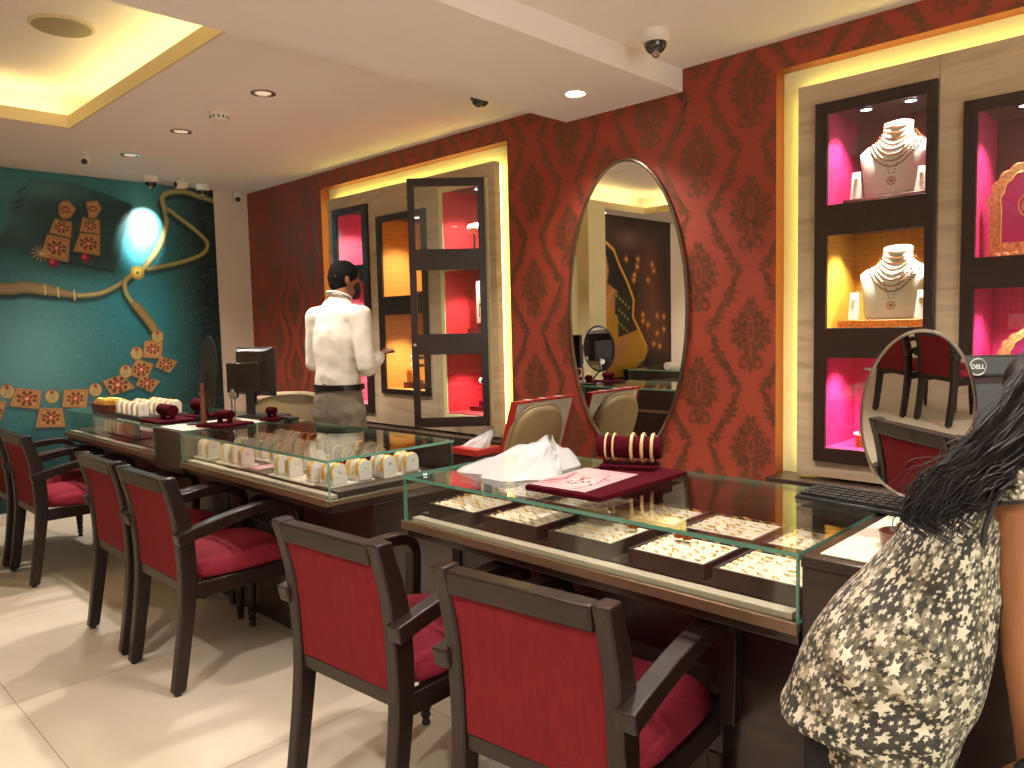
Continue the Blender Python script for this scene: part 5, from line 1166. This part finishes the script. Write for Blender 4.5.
# ------------------------------------------------------------------ the man at the cabinets
SK = pbr('brown_skin', '8E5B3E', .5, var=.08, scale=12, spec=.4); SK2 = pbr('warm_brown_skin', 'A8714C', .5, var=.06, scale=12, spec=.4)
HAIRB = pbr('black_hair', '0F0B0A', .75, spec=.15, var=.4, scale=120, stretch=(1, 1, .2), bump=.5)
ma_ = math.radians(80); F = Vector((math.sin(ma_), math.cos(ma_), 0)); Lf = Vector((-F.y, F.x, 0)); B0 = Vector((2.555, 3.93, 0))
def Q(f_, l_, z): return B0+F*f_+Lf*l_+Vector((0, 0, z))
Z = Vector((0, 0, 1))
man = thing('person', 'man in a white shirt and grey trousers facing the left cabinets, back to camera', 'person', B0)
def hand(wrist, d, side, palm_n, s=1.0, curl=.5):
    # palm, four fingers of different length with two bends, thumb leaving the side of the palm
    d = Vector(d).normalized(); sd = Vector(side); sd = (sd-d*sd.dot(d)).normalized(); pn = Vector(palm_n); pn = (pn-d*pn.dot(d)-sd*pn.dot(sd)).normalized(); w_ = Vector(wrist); c = []
    c.append((w_, w_+d*.075*s, .026*s, .036*s, sd, .48)); kn = w_+d*.078*s
    for k, (o_, l) in enumerate(((.029, .068), (.010, .078), (-.010, .072), (-.028, .056))):
        p = kn+sd*o_*s; a1 = curl*.5; p1 = p+(d*math.cos(a1)+pn*math.sin(a1))*l*.45*s; a2 = curl*1.3; p2 = p1+(d*math.cos(a2)+pn*math.sin(a2))*l*.32*s; a3 = curl*2; p3 = p2+(d*math.cos(a3)+pn*math.sin(a3))*l*.23*s
        c += [(p-d*.02*s, p1, .0095*s, .0088*s), (p1, p2, .0088*s, .0080*s), (p2, p3, .0080*s, .0068*s)]
    t0 = w_+d*.018*s+sd*.024*s; t1 = t0+(d*.6+sd*.65+pn*.25).normalized()*.042*s; t2_ = t1+(d*.85+sd*.2+pn*.45).normalized()*.032*s
    c += [(t0, t1, .013*s, .011*s), (t1, t2_, .011*s, .0085*s)]; return c
rs, re, rw = Q(-.01, -.185, 1.425), Q(-.025, -.240, 1.125), Q(.125, -.205, 1.185)
ls, le, lw = Q(-.01, .185, 1.425), Q(.02, .25, 1.14), Q(.24, .17, 1.17)
hd = Q(.055, 0, 1.638); look = (F*.9+Lf*-.42+Z*-.25).normalized(); hs = Z.cross(look).normalized()
body = [(Q(-.02, 0, .95), Q(-.01, 0, 1.36), .115, .13, Lf, .62), (Q(-.01, -.12, 1.42), Q(-.01, .12, 1.42), .06, .06), (Q(0, 0, 1.42), Q(.035, 0, 1.585), .056, .054),
  (hd+Z*.015, hd-Z*.045+look*.02, .083, .060, hs, 1.12), (hd+look*.03-Z*.06, hd+look*.055-Z*.075, .05, .03, hs, .8), (hd-look*.02+Z*.02, hd+look*.01+Z*.02, .084, .082),
  (hd+look*.088-Z*.0, hd+look*.105-Z*.032, .010, .014), (hd+hs*.080-Z*.022-look*.008, hd+hs*.083+Z*.012-look*.012, .012, .016, look, .5), (hd-hs*.080-Z*.022-look*.008, hd-hs*.083+Z*.012-look*.012, .012, .016, look, .5),
  (hd+look*.078+hs*.03+Z*.02, hd+look*.080+hs*.036+Z*.02, .012, .012), (hd+look*.078-hs*.03+Z*.02, hd+look*.080-hs*.036+Z*.02, .012, .012),
  (rs, re, .046, .038), (re, rw, .037, .026), (ls, le, .046, .038), (le, lw, .037, .026)]
for sg in (-1, 1): body += [(Q(-.02, sg*.07, .90), Q(0, sg*.10, .50), .072, .050), (Q(0, sg*.10, .50), Q(-.03, sg*.10, .09), .050, .036), (Q(-.03, sg*.10, .05), Q(.13, sg*.12, .035), .036, .030)]
body += hand(rw, (rw-re), Lf, Z*-1, .95, .55)+hand(lw, (lw-le), -Lf, Z*-1, .95, .55)
blob('body', SK, body, man, .0065, 5)
SH = pbr('white_cotton_shirt', 'E4DACA', .8, var=.05, scale=9, bump=.35, bscale=11)
shirt = [(Q(-.025, 0, 1.06), Q(-.02, 0, 1.30), .158, .172, Lf, .70), (Q(-.02, 0, 1.28), Q(-.012, 0, 1.40), .172, .150, Lf, .68), (Q(-.012, -.145, 1.425), Q(-.012, .145, 1.425), .066, .066), (Q(-.01, -.05, 1.475), Q(-.01, .05, 1.475), .060, .060), (Q(-.01, 0, 1.49), Q(.0, 0, 1.515), .070, .062),
  (rs, re, .070, .058), (re, re+(rw-re)*.82, .056, .043), (ls, le, .070, .058), (le, le+(lw-le)*.82, .056, .043), (Q(-.025, 0, 1.01), Q(-.025, 0, 1.07), .160, .160, Lf, .74)]
blob('shirt', SH, shirt, man, .009, 7, (.013, .085))
MB().tube([Q(.005+.066*math.cos(a*math.pi/14), .063*math.sin(a*math.pi/14), 1.548-.022*math.cos(a*math.pi/14)) for a in range(28)], .008, 8, loop=True, flat=1.9).build('collar', SH, man)
for w2, e2 in ((rw, re), (lw, le)): d_ = (w2-e2).normalized(); MB().tube([w2-d_*.062, w2-d_*.058, w2-d_*.022, w2-d_*.018], [.036, .041, .039, .033], 20).build('cuff', SH, man)
TR_ = pbr('grey_taupe_trousers', '7E7060', .8, var=.08, scale=20, bump=.25, bscale=14)
tr = [(Q(-.025, 0, .94), Q(-.025, 0, 1.0), .160, .156, Lf, .76), (Q(-.03, 0, .84), Q(-.03, 0, .95), .175, .165, Lf, .76)]
for sg in (-1, 1): tr += [(Q(-.03, sg*.085, .86), Q(0, sg*.10, .50), .100, .078), (Q(0, sg*.10, .50), Q(-.03, sg*.105, .09), .078, .064)]
blob('trousers', TR_, tr, man, .009, 6, (.014, .07))
def belt_ring(z, a, b_, h, n=48): return [[Q(-.025+b_*q*s_, a*p*s_, z+dz) for p, q in superell(1, 1, n, 2.2)] for s_, dz in ((.97, -h), (1.0, -h), (1.0, h), (.97, h))]
MB().loft(belt_ring(1.008, .166, .128, .017), caps=False, loop=True).build('belt', pbr('black_leather', '14100E', .3), man)
for sg in (-1, 1): blob('shoe', pbr('black_leather', '14100E', .3), [(Q(-.06, sg*.10, .05), Q(.15, sg*.125, .038), .046, .038)], man, .008, 4)
blob('hair', HAIRB, [(hd-look*.012+Z*.026, hd+look*.002+Z*.034, .092, .090), (hd-look*.026+Z*.0, hd-look*.028-Z*.022, .078, .070), (hd+look*.035+Z*.060, hd+look*.062+Z*.056, .050, .032)], man, .0055, 8, (.006, .012))
blob('face_mask', pbr('dark_mask_cloth', '1B1A20', .8), [(hd+look*.045-Z*.028, hd+look*.062-Z*.06, .062, .045, hs, .85)], man, .006, 5)

# ------------------------------------------------------------------ the woman leaning over the desk
wo = thing('person', 'woman with long dark hair in a star-print dress leaning over the desk', 'person', (1.22, .36, 0))
dm_, N, L, b = newmat('star_print_cloth'); b.inputs['Roughness'].default_value = .85
def nd(t_, **k):
    n = N.new(t_)
    for a, v in k.items(): setattr(n, a, v)
    return n
def mth(op, a, b_=None, c=None):
    n = nd('ShaderNodeMath', operation=op)
    for i, v in enumerate((a, b_, c)):
        if v is None: continue
        if isinstance(v, (int, float)): n.inputs[i].default_value = v
        else: L.new(v, n.inputs[i])
    return n.outputs[0]
uvn = nd('ShaderNodeAttribute', attribute_name='cloth'); uv = uvn.outputs['Vector']
def mixc(f_, a, b_):
    n = nd('ShaderNodeMix', data_type='RGBA'); (L.new(f_, n.inputs[0]) if not isinstance(f_, float) else setattr(n.inputs[0], 'default_value', f_))
    for i, v in ((6, a), (7, b_)):
        if isinstance(v, str): n.inputs[i].default_value = (*lin(v), 1)
        else: L.new(v, n.inputs[i])
    return n.outputs[2]
n1 = nd('ShaderNodeTexNoise'); n1.inputs['Scale'].default_value = 26; n1.inputs['Detail'].default_value = 6; n1.inputs['Roughness'].default_value = .7; L.new(uv, n1.inputs[0])
r1 = nd('ShaderNodeValToRGB'); e = r1.color_ramp.elements; e[0].position = .38; e[0].color = (*lin('2E2A26'), 1); e[1].position = .58; e[1].color = (*lin('978B72'), 1); q = e.new(.48); q.color = (*lin('6A6250'), 1); q = e.new(.70); q.color = (*lin('B0A58C'), 1); L.new(n1.outputs[0], r1.inputs[0])
n3 = nd('ShaderNodeTexNoise'); n3.inputs['Scale'].default_value = 9; L.new(uv, n3.inputs[0])
dk = nd('ShaderNodeMapRange'); dk.inputs[1].default_value = .50; dk.inputs[2].default_value = .55; L.new(n3.outputs[0], dk.inputs[0])
colr_ = mixc(mth('MULTIPLY', dk.outputs[0], .85), r1.outputs[0], '26231F')
def stars(scale, R_, col, prev, seed):
    mp_ = nd('ShaderNodeMapping'); mp_.inputs['Location'].default_value = (seed, seed*.7, 0); L.new(uv, mp_.inputs[0])
    v = nd('ShaderNodeTexVoronoi', voronoi_dimensions='2D'); v.inputs['Scale'].default_value = scale; v.inputs['Randomness'].default_value = .75; L.new(mp_.outputs[0], v.inputs['Vector'])
    sb = nd('ShaderNodeVectorMath', operation='SUBTRACT'); L.new(mp_.outputs[0], sb.inputs[0]); L.new(v.outputs['Position'], sb.inputs[1])
    sx = nd('ShaderNodeSeparateXYZ'); L.new(sb.outputs[0], sx.inputs[0]); sc3 = nd('ShaderNodeSeparateColor'); L.new(v.outputs['Color'], sc3.inputs[0])
    r = mth('SQRT', mth('ADD', mth('MULTIPLY', sx.outputs[0], sx.outputs[0]), mth('MULTIPLY', sx.outputs[1], sx.outputs[1])))
    th = mth('ADD', mth('ARCTAN2', sx.outputs[1], sx.outputs[0]), mth('MULTIPLY', sc3.outputs[0], 6.28))
    a = mth('ABSOLUTE', mth('SUBTRACT', mth('MODULO', mth('ADD', th, 20*math.pi), 2*math.pi/5), math.pi/5)); a = mth('SUBTRACT', math.pi/5, a)  # 0 at a tip
    Ri = .46; s36 = math.sin(math.pi/5)
    den = mth('ADD', mth('MULTIPLY', mth('SINE', mth('SUBTRACT', math.pi/5, a)), Ri), mth('SINE', a))
    rad = mth('MULTIPLY', mth('DIVIDE', Ri*s36, den), mth('MULTIPLY', mth('ADD', mth('MULTIPLY', sc3.outputs[1], .6), .5), R_))
    f_ = nd('ShaderNodeMapRange'); f_.inputs[1].default_value = -.0006; f_.inputs[2].default_value = .0006; L.new(mth('SUBTRACT', rad, r), f_.inputs[0])
    return mixc(f_.outputs[0], prev, col)
colr_ = stars(38, .0150, '3A3630', colr_, 3.1)
colr_ = stars(27, .0150, 'D6CBB4', colr_, 5.7)
colr_ = stars(70, .0062, 'CFC5AE', colr_, 8.3)
L.new(colr_, b.inputs['Base Color'])
RG = [ # left silhouette point, right silhouette point, distance, half depth
 ((822, 860), (925, 855), 1.24, .10), ((815, 815), (935, 812), 1.24, .105), ((808, 768), (947, 772), 1.235, .115), ((806, 735), (958, 745), 1.23, .125), ((808, 712), (968, 722), 1.225, .13),
 ((781, 702), (975, 708), 1.22, .14), ((788, 682), (982, 690), 1.215, .145), ((800, 650), (992, 660), 1.21, .145), ((816, 622), (998, 630), 1.205, .14), ((838, 594), (1001, 600), 1.20, .13), ((866, 566), (1001, 572), 1.20, .12),
 ((890, 541), (1003, 548), 1.20, .112), ((906, 520), (1010, 527), 1.205, .105), ((926, 497), (1022, 507), 1.215, .098), ((952, 470), (1040, 485), 1.23, .088), ((985, 445), (1058, 460), 1.245, .066), ((1010, 432), (1060, 442), 1.25, .050)]
ctl = []
for (l_, r_, D_, dp) in RG:
    rg_ = D_*ray((l_[0]+r_[0])/2, (l_[1]+r_[1])/2).length/FPX; a = CAM+ray(*l_).normalized()*rg_; b_ = CAM+ray(*r_).normalized()*rg_; ctl.append((( a+b_)/2, (b_-a)/2, dp))
cs = crom([c[0] for c in ctl], 8); hsx = crom([c[1] for c in ctl], 8); dps = crom([Vector((c[2], 0, 0)) for c in ctl], 8)
na = 160; fwd = Vector((_f.x, _f.y, 0)).normalized(); verts = []; uvs = []; dist = 0; nzr = len(cs)
for i, (c, h, dp) in enumerate(zip(cs, hsx, dps)):
    if i: dist += (cs[i]-cs[i-1]).length
    s_ = i/(nzr-1); hem = max(0, 1-s_*2.2); vd = (c-CAM); vd.z = 0; vd.normalize(); nd_ = (vd-h.normalized()*vd.dot(h.normalized())).normalized()
    for k in range(na):
        a = 2*math.pi*k/na; e_ = 2.15; ca, sa = math.cos(a), math.sin(a); x_ = math.copysign(abs(ca)**(2/e_), ca); y_ = math.copysign(abs(sa)**(2/e_), sa)
        wr = .016*hem*math.sin(a*7+s_*9)*abs(sa)+.010*math.sin(a*3+s_*26+1.5*math.sin(a*2))*abs(sa)*(1-hem*.4)+.006*math.sin(s_*60+a*4)*abs(sa)*math.exp(-((s_-.5)/.16)**2)
        # gathers running from the right waist to the left hip
        wr += .007*math.sin((s_*1.0+x_*.16)*70)*math.exp(-((s_-.48-x_*.05)/.13)**2)*abs(sa)
        verts.append(c+h*x_*(1+wr*1.0)+nd_*dp.x*y_+nd_*wr*(1 if y_ > 0 else -1)); uvs.append((a*.155, dist, 0))
me = bpy.data.meshes.new('dress'); faces = [(i*na+k, i*na+(k+1) % na, (i+1)*na+(k+1) % na, (i+1)*na+k) for i in range(nzr-1) for k in range(na)]
faces.append(tuple(range((nzr-1)*na, nzr*na)))
org = wl(wo); me.from_pydata([tuple(v-org) for v in verts], [], faces); at_ = me.attributes.new('cloth', 'FLOAT_VECTOR', 'POINT'); at_.data.foreach_set('vector', [q for u__ in uvs for q in u__]); me.materials.append(dm_)
for p in me.polygons: p.use_smooth = True
dr = bpy.data.objects.new('dress', me); C.objects.link(dr); dr.parent = wo
so = dr.modifiers.new('s', 'SOLIDIFY'); so.thickness = .002; so.offset = -1
# cap sleeve with its dark binding
BIND = pbr('charcoal_binding', '2F2A28', .8)
shc = PD(1024, 508, 1.135)
sl = []; ax = (PD(1032, 560, 1.10)-PD(1015, 478, 1.16)).normalized(); ax_s = fwd.cross(ax).normalized(); ax_t = ax.cross(ax_s)
for dd, rr in ((-.045, .052), (-.02, .062), (.0, .064), (.012, .066)): sl.append([shc+ax*dd+ax_s*rr*math.cos(2*math.pi*k/40)+ax_t*rr*.85*math.sin(2*math.pi*k/40) for k in range(40)])
so_ = MB().loft(sl, caps=False).build('cap_sleeve', dm_, wo); at_ = so_.data.attributes.new('cloth', 'FLOAT_VECTOR', 'POINT'); at_.data.foreach_set('vector', [q for v in so_.data.vertices for q in (v.co.x*1.3-v.co.y*1.0+2, v.co.z*1.3+v.co.y*.5, 0)])
so_.modifiers.new('s', 'SOLIDIFY').thickness = .002
MB().tube(sl[-1], .0032, 8, loop=True).build('sleeve_binding', BIND, wo)
MB().tube(crom([PD(1012, 470, 1.12), PD(995, 500, 1.105), PD(985, 530, 1.10), PD(981, 560, 1.098), PD(982, 590, 1.097)], 6), .0042, 8).build('armhole_binding', BIND, wo)
# body: one continuous figure
hdw = PD(1085, 395, 1.27); lk = Vector((.55, -.45, -.72)).normalized(); ears = Z.cross(lk).normalized(); upw = lk.cross(ears)
sho = PD(1025, 505, 1.13); elb = PD(1031, 665, 1.10); wr_ = PD(1036, 765, 1.12)
sh2 = PD(1062, 475, 1.40); el2 = Vector((1.72, .02, .985)); wr2 = Vector((1.80, -.14, .915))
neck = PD(1045, 450, 1.25)
hips = PD(880, 720, 1.22); waist = PD(925, 600, 1.21); chest = PD(965, 520, 1.22)
wb = [(hips, waist, .085, .062, _r, .8), (waist, chest, .062, .066), (chest, neck, .066, .045), (neck, hdw-lk*.02, .045, .045), (hdw-lk*.01-upw*-.01, hdw+lk*.02, .085, .080, ears, 1.0), (hdw+lk*.04-upw*.05, hdw+lk*.055-upw*.065, .045, .035), (hdw+lk*.088, hdw+lk*.10-upw*.022, .009, .013),
  (hdw+lk*.075-upw*.055, hdw+lk*.082-upw*.056, .018, .016, ears, .5), (hdw+ears*.08, hdw+ears*.085-upw*.02, .012, .010), (hdw-ears*.08, hdw-ears*.085-upw*.02, .012, .010),
  (sho, elb, .043, .036), (elb, wr_, .035, .024), (chest+(sho-chest)*.4, sho, .05, .044), (chest+(sh2-chest)*.4, sh2, .05, .045), (sh2, el2, .042, .035), (el2, wr2, .034, .024)]
hx = Vector((hips.x, hips.y, 0)); lt = Vector((_r.x, _r.y, 0)).normalized()
for sg in (-1, 1): wb += [(hips+lt*sg*.045-Z*.02, hx+lt*sg*.06+Z*.42+fwd*-.01, .066, .052), (hx+lt*sg*.06+Z*.42+fwd*-.01, hx+lt*sg*.08+Z*.09-fwd*.03, .052, .036), (hx+lt*sg*.08+Z*.05-fwd*.03, hx+lt*sg*.085+Z*.028+fwd*.13, .034, .026)]
wb += hand(wr_, (wr_-elb), fwd, -_r, .92, .9)+hand(wr2, (wr2-el2)*.7+Vector((.0, -.03, 0)), Vector((-.7, -.7, 0)), Z*-1, .92, .25)
blob('body', SK2, wb, wo, .0065, 5)
lg_ = []
for sg in (-1, 1): lg_ += [(hips+lt*sg*.045-Z*.03, hx+lt*sg*.06+Z*.42+fwd*-.01, .074, .060), (hx+lt*sg*.06+Z*.42+fwd*-.01, hx+lt*sg*.08+Z*.14-fwd*.03, .060, .046)]
blob('leggings', pbr('black_leggings', '161316', .85), lg_, wo, .009, 5)
for sg in (-1, 1): blob('sandal', pbr('brown_sandal', '4A2E20', .5), [(hx+lt*sg*.08+Z*.016-fwd*.07, hx+lt*sg*.085+Z*.014+fwd*.16, .038, .036, lt, .36)], wo, .007, 3)
# hair: a soft mass and several hundred wavy strands falling from the head over the shoulder
HR = pbr('dark_brown_hair', '1C110E', .5, var=.5, scale=40, spec=.3)
gm = MB(); rs = random.Random(3)
def strand(s_, back, jit, r0, seg=22):
    # s_: 0 along the upper edge of the fall, 1 along its lower edge
    up = [(1075, 352), (1030, 372), (990, 420), (955, 460), (925, 482), (908, 505)]; lo = [(1095, 440), (1062, 462), (1030, 476), (1003, 488), (976, 503), (950, 516)]
    endf = rs.uniform(.86, 1.04); ph, ph2, am = rs.uniform(0, 6.28), rs.uniform(0, 6.28), rs.uniform(.004, .011)
    pts = []
    for i in range(6):
        x = up[i][0]*(1-s_)+lo[i][0]*s_+rs.uniform(-1, 1)*jit*(3+i); y = up[i][1]*(1-s_)+lo[i][1]*s_+rs.uniform(-1, 1)*jit*(2+i)
        D_ = (1.25, 1.19, 1.13, 1.10, 1.085, 1.08)[i]+back*(.03-.003*i)
        pts.append(PD(x, y, D_))
    P_ = crom(pts, 5); n = int(len(P_)*endf); P_ = P_[:max(8, n)]; out = []
    for i, p in enumerate(P_):
        f_ = i/len(P_); out.append(p+Z*am*f_*math.sin(i*.75+ph)+_r*am*f_*math.cos(i*.66+ph2))
    if rs.random() < .5:
        e_ = out[-1]; out += [e_+(-_r*.010-Z*.010), e_+(-_r*.012-Z*.022), e_+(_r*.002-Z*.032)]
    n = len(out); gm.tube(out, [r0*(1-.75*(i/n)**2) for i in range(n)], 5)
for k in range(430): strand(min(1, max(0, rs.gauss(.5, .30))), rs.uniform(-.2, 1.2), 1.0, rs.uniform(.0012, .0028))
for k in range(40): strand(rs.uniform(-.08, .1), rs.uniform(-.3, .6), 2.8, .0007)
for k in range(14): strand(k/13*.9+.05, .75, .2, .011)
hr = gm.build('hair', HR, wo)
blob('scalp_hair', HR, [(hdw-lk*.03+upw*.03, hdw+lk*.01+upw*.045, .098, .085), (hdw-lk*.05-upw*.03, hdw-lk*.02-upw*.10, .075, .055)], wo, .009, 3, (.012, .02))
# black cloth bag hanging from her hand
bgc = PD(1046, 800, 1.07)
bg = blob('cloth_bag', pbr('black_cloth', '17161B', .75, bump=.4, scale=30), [(bgc+Z*.02, bgc-Z*.14, .055, .095, _r, .55)], None, .009, 5, (.03, .05))
tag(bg, 'black cloth bag hanging beside the woman at the lower right corner', 'bag')
MB().tube(crom([bgc+Z*.04-_r*.03, bgc+Z*.10-_r*.012, wr_-Z*.11, bgc+Z*.10+_r*.012, bgc+Z*.04+_r*.03], 6), .006, 8).build('handle', pbr('black_cloth', '17161B', .75), bg)
